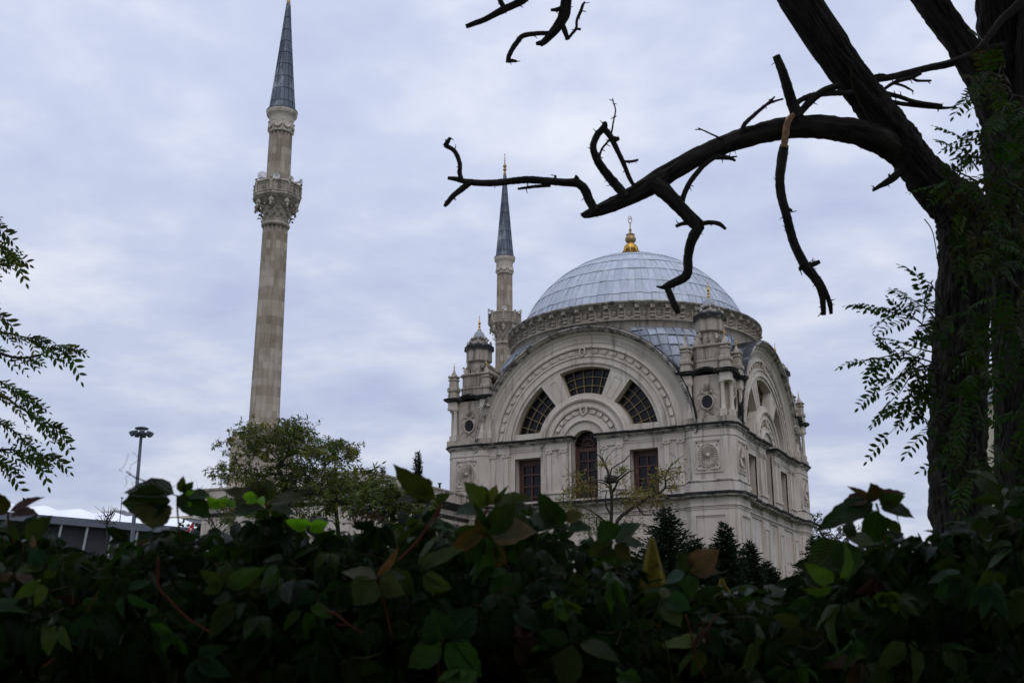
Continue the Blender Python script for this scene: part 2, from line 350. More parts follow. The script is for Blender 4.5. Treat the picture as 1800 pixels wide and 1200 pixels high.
        for i in range(n-1):
            for k in range(sides):
                fs.append((i*sides+k, i*sides+(k+1) % sides, (i+1)*sides+(k+1) % sides, (i+1)*sides+k))
                per = max(0.05, 2*PI*R[0])
                u0, u1 = k/sides*per*6, (k+1)/sides*per*6
                uv.append(((u0, Ls[i]*2), (u1, Ls[i]*2), (u1, Ls[i+1]*2), (u0, Ls[i+1]*2)))
        s.add(vs, fs, True, tint, uv)
        if cap: s.add(vs[:sides], [tuple(range(sides))[::-1]], False, tint); s.add(vs[-sides:], [tuple(range(sides))], False, tint)
    def build(s, name, material, parent=None, T=None):
        me = bpy.data.meshes.new(name)
        vs = [T(p) for p in s.v] if T else [tuple(p) for p in s.v]
        me.from_pydata(vs, [], s.f)
        me.polygons.foreach_set('use_smooth', s.sm)
        if s.tint:
            a = me.attributes.new('tint', 'FLOAT_COLOR', 'FACE'); buf = []
            for i in range(len(s.f)):
                c = s.tint.get(i, (1, 1, 1)); buf += [c[0], c[1], c[2], 1.0]
            a.data.foreach_set('color', buf)
        if s.uv:
            u = me.uv_layers.new(name='UVMap'); buf = []
            for i, f in enumerate(s.f):
                q = s.uv.get(i)
                for k in range(len(f)): buf += list(q[k]) if q else [0.0, 0.0]
            u.data.foreach_set('uv', buf)
        me.materials.append(material); me.validate(); me.update()
        o = bpy.data.objects.new(name, me); COL.objects.link(o)
        if parent: o.parent = parent
        return o
def tag(o, label=None, cat=None, group=None, kind=None):
    for k, v in (('label', label), ('category', cat), ('group', group), ('kind', kind)):
        if v: o[k] = v
    return o
def thing(name, label, cat, loc=(0, 0, 0), group=None):
    o = bpy.data.objects.new(name, None); COL.objects.link(o); o.location = loc; o.empty_display_size = 0.5
    return tag(o, label, cat, group)
def copy_part(o, parent, rz=0.0):
    c = o.copy(); COL.objects.link(c); c.parent = parent; c.rotation_euler.z = o.rotation_euler.z+rz
    for ch in o.children:
        d = ch.copy(); COL.objects.link(d); d.parent = c
    return c

# ------------------------------------------------------------------ ground
g = MB(); R_ = 3000.0
g.add([(-R_, -R_, 0), (R_, -R_, 0), (R_, R_, 0), (-R_, R_, 0)], [(0, 1, 2, 3)])
tag(g.build('ground', M['grass']), kind='structure')

# ------------------------------------------------------------------ mosque (unit = half the tower spacing, 9 m)
S, Z0 = 9.0, 1.7927
TM = lambda p: (p[0]*S, p[1]*S, (p[2]+Z0)*S)
GZ = -Z0
mosque = thing('mosque', 'grey stone mosque with a lead dome, big window arches and four corner turrets', 'mosque')
ZC = -0.012                                            # centre height of the great arches
D0 = 1.13                                              # facade plane

# --- facade walls
f = MB()
def bx(u0, u1, d0, d1, z0, z1, mb=None): (mb or f).box(u0, u1, -d1, -d0, z0, z1)
bx(-.82, .82, 1.0, D0, GZ, -.43)
for a, b_ in ((-.82, -.597), (-.372, -.11), (.11, .372), (.597, .82)): bx(a, b_, 1.0, D0, -.43, ZC)
for a, b_ in ((-.597, -.372), (.372, .597)): bx(a, b_, 1.0, D0, -.087, ZC)
arch = MB()
outer = [(.612, 1.03), (.612, 1.128), (.637, 1.128), (.637, 1.139), (.645, 1.141), (.657, 1.139), (.657, 1.133), (.690, 1.133), (.690, 1.141), (.704, 1.141),
         (.706, 1.122), (.757, 1.122), (.759, 1.141), (.766, 1.145), (.775, 1.141), (.775, 1.131), (.803, 1.131), (.846, 1.133), (.862, 1.136), (.872, 1.150),
         (.880, 1.152), (.884, 1.166)]
arch.revolve_y(outer, ZC, 0, PI, 96)
arch.revolve_y([(.105, 1.03), (.11, 1.03), (.11, 1.124), (.178, 1.126), (.178, 1.141), (.186, 1.144), (.193, 1.141), (.193, 1.131), (.228, 1.131), (.230, 1.118), (.280, 1.118),
                (.282, 1.140), (.295, 1.144), (.308, 1.140), (.308, 1.131), (.338, 1.131), (.338, 1.146), (.351, 1.152), (.364, 1.146), (.364, 1.131),
                (.400, 1.128), (.400, 1.03)], ZC, 0, PI, 64)
for a0, a1 in ((50.7, 68.0), (109.5, 126.8)):
    arch.sector(ZC, .398, .614, RAD(a0), RAD(a1), 1.02, 1.1265, 8)
    c = (a0+a1)/2
    arch.sector(ZC, .408, .572, RAD(c-2.6), RAD(c+2.6), 1.12, 1.1225, 6)
    # sunk outline of the key panels: four thin raised fillets
    for q in (-1, 1):
        arch.sector(ZC, .404, .575, RAD(c+q*3.6-.35), RAD(c+q*3.6+.35), 1.12, 1.1295, 6)
    for rr in (.404, .572): arch.sector(ZC, rr, rr+.004, RAD(c-3.9), RAD(c+3.9), 1.12, 1.1297, 4)
for sgn in (-1, 1):
    arch.prism([(sgn*.375, ZC), (sgn*.618, ZC), (sgn*.612, .108), (sgn*.374, .108)][::sgn], 1.02, 1.1262)
key = MB()                                             # fine fret band between the archivolts
for i in range(151):
    a = RAD(0.6+i*1.19)
    key.sector(ZC, .806, .842, a, a+RAD(.42), 1.12, 1.1365, 1)
for rr in (.803, .841): key.sector(ZC, rr, rr+.004, 0.01, PI-.01, 1.12, 1.1372, 90)
gar = MB()                                             # garlands of overlapping leaf bundles
gars = []
def bundles(r0, r1, amin, amax, n):
    for q in (-1, 1):
        gar = MB(); gars.append(gar)
        for k in range(n):
            a0 = 90+q*(amin+(amax-amin)*k/n); a1 = 90+q*(amin+(amax-amin)*(k+1)/n)
            vs = []
            for i in range(6):
                t = i/5; a = RAD(a0+(a1-a0)*t*0.97); h = 1.124+.016*t**0.8; wv = (0.80+.20*math.sin(PI*min(1, t*.62+.1)))*(1 if t < .97 else .8)
                rm, hw = (r0+r1)/2, (r1-r0)/2*wv
                for r, d in ((rm-hw, 1.12), (rm-hw*.75, h-.003), (rm-hw*.28, h), (rm, h-.004), (rm+hw*.28, h), (rm+hw*.75, h-.003), (rm+hw, 1.12)):
                    vs.append((r*math.cos(a), -d, ZC+r*math.sin(a)))
            fs = [(i*7+j, i*7+j+1, (i+1)*7+j+1, (i+1)*7+j) for i in range(5) for j in range(6)]+[tuple(35+j for j in range(7))]
            gar.add(vs, fs)
bundles(.713, .750, 4.0, 84.0, 13); bundles(.236, .275, 9.0, 64.0, 4)
def cartouche(z, w_, h_, d):
    for i in range(20):
        a, b_ = 2*PI*i/20, 2*PI*(i+1)/20
        gar.obox((w_*math.cos((a+b_)/2), -d-.012, z+h_*math.sin((a+b_)/2)),
                 (-w_*.17*math.sin((a+b_)/2), 0, h_*.17*math.cos((a+b_)/2)), (0, .012, 0), (.006*math.cos(a), 0, .006*math.sin(a)))
    gar.lathe([(.001, z-h_*.3), (w_*.3, z-h_*.1), (w_*.35, z+h_*.2), (.001, z+h_*.4)], (0, -d-.005), 8)
    for q in (-1, 1): gar.ball((q*w_*.45, -d-.008, z-h_*.25), .008, 6); gar.ball((q*w_*.5, -d-.008, z+h_*.3), .007, 6)
    gar.obox((0, -d-.012, z+h_*1.22), (w_*.5, 0, 0), (0, .010, 0), (0, 0, .008))
    gar.obox((0, -d-.012, z-h_*1.16), (w_*.4, 0, 0), (0, .010, 0), (0, 0, .006))
gar = cart1 = MB(); cartouche(.722, .023, .031, 1.125); gar = cart2 = MB(); cartouche(.254, .026, .033, 1.12)
roofarch = MB()                                        # dark outer moulding of the arch
roofarch.revolve_y([(.884, 1.150), (.885, 1.168), (.892, 1.172), (.895, 1.186), (.905, 1.190), (.909, 1.203), (.918, 1.206), (.922, 1.203), (.922, 1.19)], ZC, 0, PI, 96)
leadarch = MB()
leadarch.revolve_y([(.920, 1.196), (.9265, 1.201), (.929, 1.196), (.926, .98)], ZC, 0, PI, 96)

pil = MB(); pairs = []                                  # pilaster pairs, their panels, entablature
pil_all = pil
for sgn in (-1, 1):
    for u0, u1, pa, pb in ((.140, .324, (.152, .188), (.276, .312)), (.642, .815, (.652, .690), (.764, .800))):
        a, b_ = (u0, u1) if sgn > 0 else (-u1, -u0); pil = MB(); pairs.append(pil)
        bx(a, b_, 1.12, 1.139, -.367, -.043, pil)
        bx(a-.004, b_+.004, 1.12, 1.1455, -.4475, -.383, pil); bx(a-.009, b_+.009, 1.12, 1.156, -.383, -.367, pil)
        bx(a-.003, b_+.003, 1.12, 1.150, -.043, .012, pil)
        for p0, p1 in (pa, pb):
            p0, p1 = (p0, p1) if sgn > 0 else (-p1, -p0)
            bx(p0, p1, 1.13, 1.150, -.352, -.064, pil)
            bx(p0-.005, p1+.005, 1.13, 1.155, -.367, -.355, pil); bx(p0-.002, p1+.002, 1.13, 1.152, -.355, -.352, pil)
            bx(p0-.006, p1+.006, 1.13, 1.158, -.050, -.043, pil); bx(p0-.002, p1+.002, 1.13, 1.152, -.064, -.050, pil)
            for v in (p0-.004, p1+.004):
                pil.lathe([(.010, -.008), (.0105, 0), (.010, .008)], (0, 0), 10)
                for i in range(len(pil.v)-30, len(pil.v)):
                    x, y, z = pil.v[i]; pil.v[i] = (v+x, -1.150+z, -.057+y)
            pil.obox(((p0+p1)/2, -1.151, -.068), ((p1-p0)/2*.8, 0, 0), (0, .006, 0), (0, 0, .003))
    pil = MB(); pairs.append(pil)
    for u0, u1 in ((.125, .82),):
        a, b_ = (u0, u1) if sgn > 0 else (-u1, -u0)
        bx(a, b_, 1.12, 1.1345, -.036, -.020, pil); bx(a, b_, 1.12, 1.1385, -.020, .012, pil)
pil = pil_all
for u0, u1, z0, z1 in ((.355, .372, -.43, -.070), (.597, .614, -.43, -.070), (.355, .614, -.087, -.070)):
    for q in (-1, 1):
        a, b_ = (u0, u1) if q > 0 else (-u1, -u0)
        if z0 == -.087: bx(.372*q if q > 0 else -.597, .597 if q > 0 else -.372, 1.12, 1.1335, z0, z1, pil)
        else: bx(a, b_, 1.12, 1.1335, z0, z1, pil)
    pass
for q in (-1, 1): bx(min(q*.11, q*.128), max(q*.11, q*.128), 1.12, 1.1375, -.43, .03, pil)
corn = MB()
MIDP = [(-.02, .010), (.012, .010), (.016, .020), (.030, .024), (.034, .033), (.034, .0355), (-.02, .0355)]
MIDL = [(-.02, .0350), (.042, .0350), (.050, .040), (.054, .050), (.040, .0535), (-.02, .056)]
corns, lips = [], []
for pts in ([(-.84, -1.13), (-.828, -1.13), (-.828, -1.146), (-.632, -1.146), (-.632, -1.134), (-.336, -1.134), (-.336, -1.146), (-.128, -1.146), (-.128, -1.10)],
            [(.128, -1.10), (.128, -1.146), (.336, -1.146), (.336, -1.134), (.632, -1.134), (.632, -1.146), (.828, -1.146), (.828, -1.13), (.84, -1.13)]):
    corn = MB(); corns.append(corn); corn.sweep(pts, MIDP); corn = MB(); lips.append(corn); corn.sweep(pts, MIDL)
corn = MB(); corns.append(corn)
LOWP = [(-.02, -.494), (.012, -.494), (.018, -.486), (.050, -.484), (.052, -.474), (.052, -.4715), (-.02, -.4715)]
LOWL = [(-.02, -.472), (.057, -.472), (.064, -.468), (.068, -.455), (.05, -.4515), (-.02, -.4485)]
LPATH = [(-.84, -1.135), (-.82, -1.135), (-.82, -1.148), (-.632, -1.148), (-.632, -1.135), (-.336, -1.135), (-.336, -1.148), (-.128, -1.148), (-.128, -1.136), (.128, -1.136),
            (.128, -1.148), (.336, -1.148), (.336, -1.135), (.632, -1.135), (.632, -1.148), (.82, -1.148), (.82, -1.135), (.84, -1.135)]
corn.sweep(LPATH, LOWP); corn = MB(); lips.append(corn); corn.sweep(LPATH, LOWL)
mods = []
for i in range(20):
    u = -.80+i*1.6/19; mod = MB(); mods.append(mod); mod.box(u-.010, u+.010, -1.185, -1.13, -.4925, -.4865)
low = MB()                                             # ground storey: string courses, lesenes, sunk panels, arched niches
for z0, z1, d in ((-.575, -.567, 1.141), (-.563, -.557, 1.144), (-.552, -.543, 1.150)): low.box(-.83, .83, -d, -1.12, z0, z1)
for q in (-1, 1):
    for u0, u1 in ((.140, .324), (.642, .830)):
        a, b_ = (u0, u1) if q > 0 else (-u1, -u0)
        bx(a, b_, 1.12, 1.1475, GZ, -.576, low); bx(a, b_, 1.12, 1.1465, -.543, -.494, low)
        for p0, p1, z0, z1 in ((a+.03, b_-.03, -.640, -.630), (a+.03, b_-.03, -1.30, -1.29), (a+.03, a+.036, -1.29, -.64), (b_-.036, b_-.03, -1.29, -.64)):
            bx(p0, p1, 1.14, 1.153, z0, z1, low)
    for k in range(13):                                # pointed blind arches low on the wall
        t0, t1 = PI*k/13, PI*(k+1)/13
        for rr in (.070, .086):
            pt = lambda t: (q*.484+rr*math.cos(t), -1.07+rr*(1.25*math.sin(t)+.25*max(0, 1-abs(t-PI/2)*2)))
            (ua, za), (ub, zb) = pt(t0), pt(t1)
            low.obox(((ua+ub)/2, -1.137, (za+zb)/2), ((ub-ua)/2*1.05, 0, (zb-za)/2*1.05), (0, .009, 0), (.003*math.cos((t0+t1)/2), 0, .003*math.sin((t0+t1)/2)))
niches = []
for q in (-1, 1):
    nich = MB(); niches.append(nich)
    poly = [(q*.484-.062, -1.5), (q*.484+.062, -1.5)]+[(q*.484+.062*math.cos(PI*k/12), -1.07+.062*1.25*math.sin(PI*k/12)) for k in range(13)]
    nich.prism(poly, 1.125, 1.1312)

def radial_window(a0, a1, r0, r1, ncol, nrow, sill=None):
    """muntin grid and glass of one wedge window; sill = straight bottom at that height"""
    fr, gl = MB(), MB()
    lim = lambda a, r: r if sill is None else max(r, (sill-ZC)/max(.05, abs(math.sin(a))))
    for i in range(ncol+1):
        a = a0+(a1-a0)*i/ncol; hw = .0034 if 0 < i < ncol else .005
        ra = lim(a, r0)
        if ra < r1-.01:
            c = (ra+r1)/2
            fr.obox((c*math.cos(a), -1.054, ZC+c*math.sin(a)), ((r1-ra)/2*math.cos(a), 0, (r1-ra)/2*math.sin(a)), (0, .007, 0), (-hw*math.sin(a), 0, hw*math.cos(a)))
    for j in range(nrow+1):
        r = r0+(r1-r0)*j/nrow; hw = .0032 if 0 < j < nrow else .006
        m = 14
        for k in range(m):
            p, q = a0+(a1-a0)*k/m, a0+(a1-a0)*(k+1)/m; c = (p+q)/2
            if sill is not None and ZC+r*math.sin(c) < sill: continue
            fr.obox((r*math.cos(c), -1.056, ZC+r*math.sin(c)), (-r*math.sin(c)*(q-p)/2*1.04, 0, r*math.cos(c)*(q-p)/2*1.04), (0, .0065, 0), (hw*math.cos(c), 0, hw*math.sin(c)))
    gl.sector(ZC, r0-.01, r1+.01, a0-.03, a1+.03, 1.035, 1.046, 16)
    return fr, gl
facade_windows = []
for a0, a1, sl in ((68.0, 109.5, None), (126.8, 169.8, .108), (10.2, 50.7, .108)):
    facade_windows.append((radial_window(RAD(a0), RAD(a1), .405, .610, 5, 3, sl), 'wood_pale'))
def rect_window(u0, u1, z0, z1, cols, rows, side, top):
    fr, gl = MB(), MB()
    B = lambda a, b_, d0, d1, e0, e1: fr.box(a, b_, -d1, -d0, e0, e1)
    B(u0, u0+side, 1.04, 1.057, z0, z1); B(u1-side, u1, 1.04, 1.057, z0, z1)
    B(u0+side, u1-side, 1.04, 1.056, z1-top, z1); B(u0+side, u1-side, 1.04, 1.056, z0, z0+.016)
    for k in range(cols+1):                            # sash stiles
        x = u0+side+(u1-u0-2*side)*k/cols; B(x-.0055, x+.0055, 1.04, 1.061, z0+.016, z1-top)
    zs = rows
    for k, z in enumerate(zs): B(u0+side, u1-side, 1.04, 1.062 if k == len(zs)-1 else 1.06, z-.0045, z+(.008 if k == len(zs)-1 else .0045))
    for x0, x1 in ((u0+.004, u0+side-.004), (u1-side+.004, u1-.004)):     # carved shutter panels
        for k in range(5):
            e0 = z0+.02+(z1-z0-.03)*k/5; B(x0+.003, x1-.003, 1.05, 1.06, e0+.006, e0+(z1-z0-.03)/5-.004)
    gl.box(u0, u1, -1.046, -1.035, z0, z1)
    return fr, gl
for q in (-1, 1):
    facade_windows.append((rect_window(q*.4845-.1125, q*.4845+.1125, -.43, -.087, 2, [-.385, -.30, -.21], .036, .048), 'wood_red'))
fr, gl = rect_window(-.11, .11, -.43, -.03, 2, [-.37, -.291, -.21, -.134, -.057], .034, .03)
for k in range(9):                                     # fanlight tracery under the round head
    a = PI*k/8; fr.obox((.055*math.cos(a), -1.054, -.02+.055*math.sin(a)), (.05*math.cos(a), 0, .05*math.sin(a)), (0, .005, 0), (-.0025*math.sin(a), 0, .0025*math.cos(a)))
for rr in (.05, .107):
    for k in range(16):
        a = PI*(k+.5)/16; fr.obox((rr*math.cos(a), -1.055, ZC+rr*math.sin(a)), (-rr*.1*math.sin(a), 0, rr*.1*math.cos(a)), (0, .006, 0), (.004*math.cos(a), 0, .004*math.sin(a)))
gl.sector(ZC, .001, .112, 0, PI, 1.035, 1.046, 16)
facade_windows.append(((fr, gl), 'wood_red'))

facade = [f.build('facade_wall', M['stone_low'], mosque, TM), arch.build('great_arch', M['stone'], mosque, TM), key.build('fret_band', M['stone'], mosque, TM),
          *[g_.build('leaf_garland', M['stone'], mosque, TM) for g_ in gars], cart1.build('cartouche', M['stone'], mosque, TM), cart2.build('cartouche', M['stone'], mosque, TM), roofarch.build('arch_moulding', M['crust_part'], mosque, TM), leadarch.build('arch_flashing', M['lead'], mosque, TM),
          pil.build('window_surround', M['stone_low'], mosque, TM),
          low.build('ground_storey', M['stone_low'], mosque, TM)]
for k_, p_ in enumerate(pairs): facade.append(p_.build('entablature' if k_ in (2, 5) else 'pilaster_pair', M['stone_low'], mosque, TM))
for p_ in corns: facade.append(p_.build('cornice', M['crust_part'], mosque, TM))
for p_ in lips: facade.append(p_.build('cornice_lip', M['crust'], mosque, TM))
for p_ in mods: facade.append(p_.build('modillion', M['crust_part'], mosque, TM))
for p_ in niches: facade.append(p_.build('niche', M['dark_wall'], mosque, TM))
for (fr, gl), mt in facade_windows:
    o = fr.build('window', M[mt], mosque, TM); gl.build('pane', M['glass'], o, TM); facade.append(o)
for o in facade: copy_part(o, mosque, PI/2)            # the right-hand side of the hall is the same facade turned
for o in facade[:2]:
    for rz in (PI, -PI/2): copy_part(o, mosque, rz)

# --- dome, drum, lead skirt
drum = MB()
drum.lathe([(1.052, .80), (1.062, .86), (1.062, .955), (1.070, .960), (1.085, .965), (1.087, .974), (1.060, .978), (1.056, .982), (1.056, 1.076), (1.072, 1.082), (1.086, 1.0885), (1.086, 1.094)], n=168)
for i in range(56):
    a = 2*PI*(i+.5)/56
    ca, sa = math.cos(a), math.sin(a)
    for r, hw, z0, z1 in ((1.0600, .026, .982, 1.076),):
        drum.obox((r*ca, r*sa, (z0+z1)/2), (-hw*sa, hw*ca, 0), (.006*ca, .006*sa, 0), (0, 0, (z1-z0)/2))
    b2 = 2*PI*i/56; cb_, sb_ = math.cos(b2), math.sin(b2)
    for zz in (.990, 1.070): drum.obox((1.059*cb_, 1.059*sb_, zz), (-.036*sb_, .036*cb_, 0), (.005*cb_, .005*sb_, 0), (0, 0, .004))
    for q in (-1, 1):
        drum.obox((1.059*cb_-q*.033*sb_, 1.059*sb_+q*.033*cb_, 1.03), (-.003*sb_, .003*cb_, 0), (.0046*cb_, .0046*sb_, 0), (0, 0, .036))
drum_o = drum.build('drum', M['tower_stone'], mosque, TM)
dc = MB(); dc.lathe([(1.080, 1.0895), (1.094, 1.092), (1.098, 1.100), (1.108, 1.104), (1.112, 1.114), (1.111, 1.119), (1.06, 1.124), (.98, 1.128)], n=168)
dc.build('drum_cornice', M['crust_part'], drum_o, TM)
br = MB()
side = [(1.056, .985), (1.072, .984), (1.082, .990), (1.084, 1.000), (1.076, 1.008), (1.071, 1.012), (1.082, 1.018), (1.083, 1.030), (1.072, 1.038), (1.074, 1.046), (1.088, 1.050), (1.104, 1.058), (1.107, 1.072), (1.098, 1.082), (1.098, 1.092), (1.056, 1.092)]
hw = .0150
br.loft([[(r, -hw, z) for r, z in side], [(r, hw, z) for r, z in side]])
br.box(1.07, 1.101, -.019, .019, 1.080, 1.0885)
for zz, rr in ((1.062, 1.101), (1.024, 1.079), (.997, 1.079)): br.obox((rr, 0, zz), (0, .019, 0), (.006, 0, .004), (-.004, 0, .006))
ro = MB()
ro.revolve_y([(.027, 1.055), (.027, 1.061), (.024, 1.064), (.021, 1.061), (.0205, 1.057)], 0, 0, 2*PI, 18)
for k in range(8):
    a = 2*PI*k/8; ro.obox((.011*math.cos(a), -1.060, .011*math.sin(a)), (.0085*math.cos(a), 0, .0085*math.sin(a)), (0, .004, 0), (-.003*math.sin(a), 0, .003*math.cos(a)))
ro.ball((0, -1.063, 0), .007, 8)
ro.v = [(-y, x, z+1.030) for x, y, z in ro.v]
b0 = br.build('bracket', M['tower_stone'], drum_o, TM); r0_ = ro.build('rosette', M['tower_stone'], drum_o, TM)
b0.rotation_euler.z = 2*PI*.5/56
for i in range(1, 56):
    c = b0.copy(); COL.objects.link(c); c.rotation_euler.z = 2*PI*(i+.5)/56
    c = r0_.copy(); COL.objects.link(c); c.rotation_euler.z = 2*PI*i/56
rng = random.Random(5)
dome = MB(); RS, ZS = 1.050, .80; NP = 96
def tintv(lo=.91, hi=1.07):
    t = rng.uniform(lo, hi); return (t*rng.uniform(.98, 1.02), t, t*rng.uniform(.98, 1.03))
th0 = math.acos((1.124-ZS)/RS); rows = [0, .085, .20, .325, .455, .585, .71, .82, .90, .955, .985]
for j in range(len(rows)-1):
    ta, tb = th0*(1-rows[j]), th0*(1-rows[j+1])
    npn = NP if j < 6 else NP//2 if j < 8 else NP//4
    for i in range(npn):
        t = tintv(); sub = 3; lap = .0035 if j else 0; vs = []
        wob = rng.uniform(-.0008, .0012); dth = rng.uniform(-.004, .004) if j else 0
        for s_ in range(sub+1):
            q = s_/sub; th = ta+(tb-ta)*q+(dth if s_ == 0 else 0); rr = RS+lap*(1-q)+wob
            for e_ in (0, .5, 1):
                a = 2*PI*(i+e_)/npn; vs.append((rr*math.sin(th)*math.cos(a), rr*math.sin(th)*math.sin(a), ZS+rr*math.cos(th)))
        dome.add(vs, [(s_*3+e_, s_*3+e_+1, s_*3+e_+4, s_*3+e_+3) for s_ in range(sub) for e_ in (0, 1)], True, t)
        dome.add([vs[0], vs[1], vs[2]]+[(v[0]*.995, v[1]*.995, v[2]) for v in vs[:3]], [(0, 1, 4, 3), (1, 2, 5, 4)], False, (.6, .6, .6))
        # standing seam
        a = 2*PI*i/npn; pts = [Vector((math.sin(th)*math.cos(a), math.sin(th)*math.sin(a), math.cos(th))) for th in (ta, (ta+tb)/2, tb)]
        tg = Vector((-math.sin(a), math.cos(a), 0))
        rings = [[tuple(Vector((0, 0, ZS))+p*(RS+h)+tg*w_) for w_, h in ((-.0019, -.004), (-.0014, .0040), (.0014, .0040), (.0019, -.004))] for p in pts]
        dome.loft(rings, False, True, (.74, .75, .77))
dome.lathe([(RS*math.sin(.028), ZS+RS*math.cos(.028)), (.02, ZS+RS+.004), (.001, ZS+RS+.005)], n=24, tint=(.9, .9, .9))
dome_o = dome.build('dome', M['lead'], mosque, TM)
skirt = MB()
sp_ = [(1.066, .905), (1.10, .880), (1.15, .825), (1.20, .735), (1.24, .640), (1.27, .540), (1.285, .430), (1.29, .30)]
def clampxy(r, a, lim):
    x, y = r*math.cos(a), r*math.sin(a); return max(-lim, min(lim, x)), max(-lim, min(lim, y))
for j in range(len(sp_)-1):
    for i in range(NP):
        o = .5 if j % 2 else 0
        lift = .006 if j else 0; w0 = rng.uniform(-.002, .003); vs = []
        for (r, z), lf in ((sp_[j+1], lift), (sp_[j], 0)):
            for e_ in (0, .5, 1):
                x, y = clampxy(r+lf+w0, 2*PI*(i+e_)/NP, 1.0); vs.append((x, y, z+lf+w0))
        t = tintv(.62, 1.02)
        skirt.add(vs, [(0, 1, 4, 3), (1, 2, 5, 4)], True, t)
        skirt.add([vs[0], vs[1], vs[2]]+[(v[0], v[1], v[2]-.01) for v in vs[:3]], [(0, 3, 4, 1), (1, 4, 5, 2)], False, (.3, .3, .3))
    for i in range(NP):
        a = 2*PI*i/NP; (xa, ya), (xb, yb) = clampxy(sp_[j+1][0]+.004, a, 1.001), clampxy(sp_[j][0]+.004, a, 1.001)
        tg = Vector((-math.sin(a), math.cos(a), 0))
        A, B = Vector((xa, ya, sp_[j+1][1]+.004)), Vector((xb, yb, sp_[j][1]+.004)); nrm = Vector((math.cos(a), math.sin(a), 1)).normalized()
        if (B-A).length > .01: skirt.loft([[tuple(p+tg*w_+nrm*h) for w_, h in ((-.003, -.006), (-.0024, .008), (.0024, .008), (.003, -.006))] for p in (A, B)], False, True, (.6, .6, .62))
skirt.build('lead_skirt', M['lead'], mosque, TM)
fin = MB()
fin.lathe([(.070, 1.845), (.072, 1.87), (.050, 1.885), (.046, 1.92), (.060, 1.930), (.063, 1.945), (.056, 1.965), (.052, 1.980), (.030, 2.000), (.0285, 2.008)],
          n=32, rmod=lambda a, z: 1+.10*math.cos(8*a) if 1.92 < z < 1.97 else 1)
for k in range(8):
    a = 2*PI*k/8+.3; fin.tube([(.056*math.cos(a), .056*math.sin(a), 1.945), (.070*math.cos(a), .070*math.sin(a), 1.925), (.078*math.cos(a), .078*math.sin(a), 1.90), (.070*math.cos(a), .07*math.sin(a), 1.89)], [.008, .006, .005, .007], 6)
fin_o = fin.build('finial', M['gold'], dome_o, TM)
fb = MB()
fb.lathe([(.0285, 2.006), (.042, 2.016), (.0492, 2.034), (.046, 2.052), (.034, 2.072), (.022, 2.083), (.013, 2.10), (.009, 2.125), (.0135, 2.128), (.0135, 2.134), (.006, 2.138), (.005, 2.19), (.004, 2.192)],
         n=32, rmod=lambda a, z: 1+.025*math.cos(16*a) if 2.01 < z < 2.08 else 1)
for k in range(10):
    a = 2*PI*k/10; fb.obox((.032*math.cos(a), .032*math.sin(a), 2.083), (.010*math.cos(a), .010*math.sin(a), .001), (-.006*math.sin(a), .006*math.cos(a), 0), (0, 0, .0015))
for k in range(22):                                    # open crescent ring with the star-like centre
    a, b_ = 2*PI*k/22, 2*PI*(k+1)/22
    rr = lambda t: Vector((.0165*math.cos(t)*.8, .0165*math.cos(t)*.6, 2.228+.034*math.sin(t)))
    fb.tube([rr(a), rr(b_)], [.0032, .0032], 6)
fb.ball((0, 0, 2.238), .008, 8); fb.tube([(0, 0, 2.195), (0, 0, 2.21)], [.003, .003], 6)
fb.build('finial_ball', M['gold_old'], fin_o, TM)

# --- corner turrets (built for the near corner, turned for the others)
def csq(h, c, cx=1.0, cy=-1.0):
    """chamfered square, counter-clockwise"""
    return [(cx-h+c, cy-h), (cx+h-c, cy-h), (cx+h, cy-h+c), (cx+h, cy+h-c), (cx+h-c, cy+h), (cx-h+c, cy+h), (cx-h, cy+h-c), (cx-h, cy-h+c)]
def slab(mb, h, c, z0, z1): mb.loft([[(x, y, z) for x, y in csq(h, c)] for z in (z0, z1)])
tw = MB()
slab(tw, .196, .055, GZ, -.46); slab(tw, .2025, .058, -.448, -.369); slab(tw, .196, .055, -.369, -.36)
slab(tw, .190, .055, -.36, .03)
tlow = MB()
for z0, z1, q in ((-.575, -.567, .005), (-.563, -.557, .008), (-.552, -.543, .013)): slab(tlow, .196+q, .056+q*.5, z0, z1)
slab(tlow, .199, .0555, -.543, -.487)
def facewise(fn):
    """run fn(put) for the two outer faces; put maps (u, out, z) of the front face to the mesh"""
    fn(lambda u, o, z: (1+u, -1-o, z)); fn(lambda u, o, z: (1+o, -1+u, z))
def fbox(mb, put, u0, u1, o0, o1, z0, z1):
    vs = [put(u, o, z) for z in (z0, z1) for u, o in ((u0, o0), (u1, o0), (u1, o1), (u0, o1))]
    mb.add(vs, [(0, 3, 2, 1), (4, 5, 6, 7), (0, 1, 5, 4), (1, 2, 6, 5), (2, 3, 7, 6), (3, 0, 4, 7)])
ros_l = []
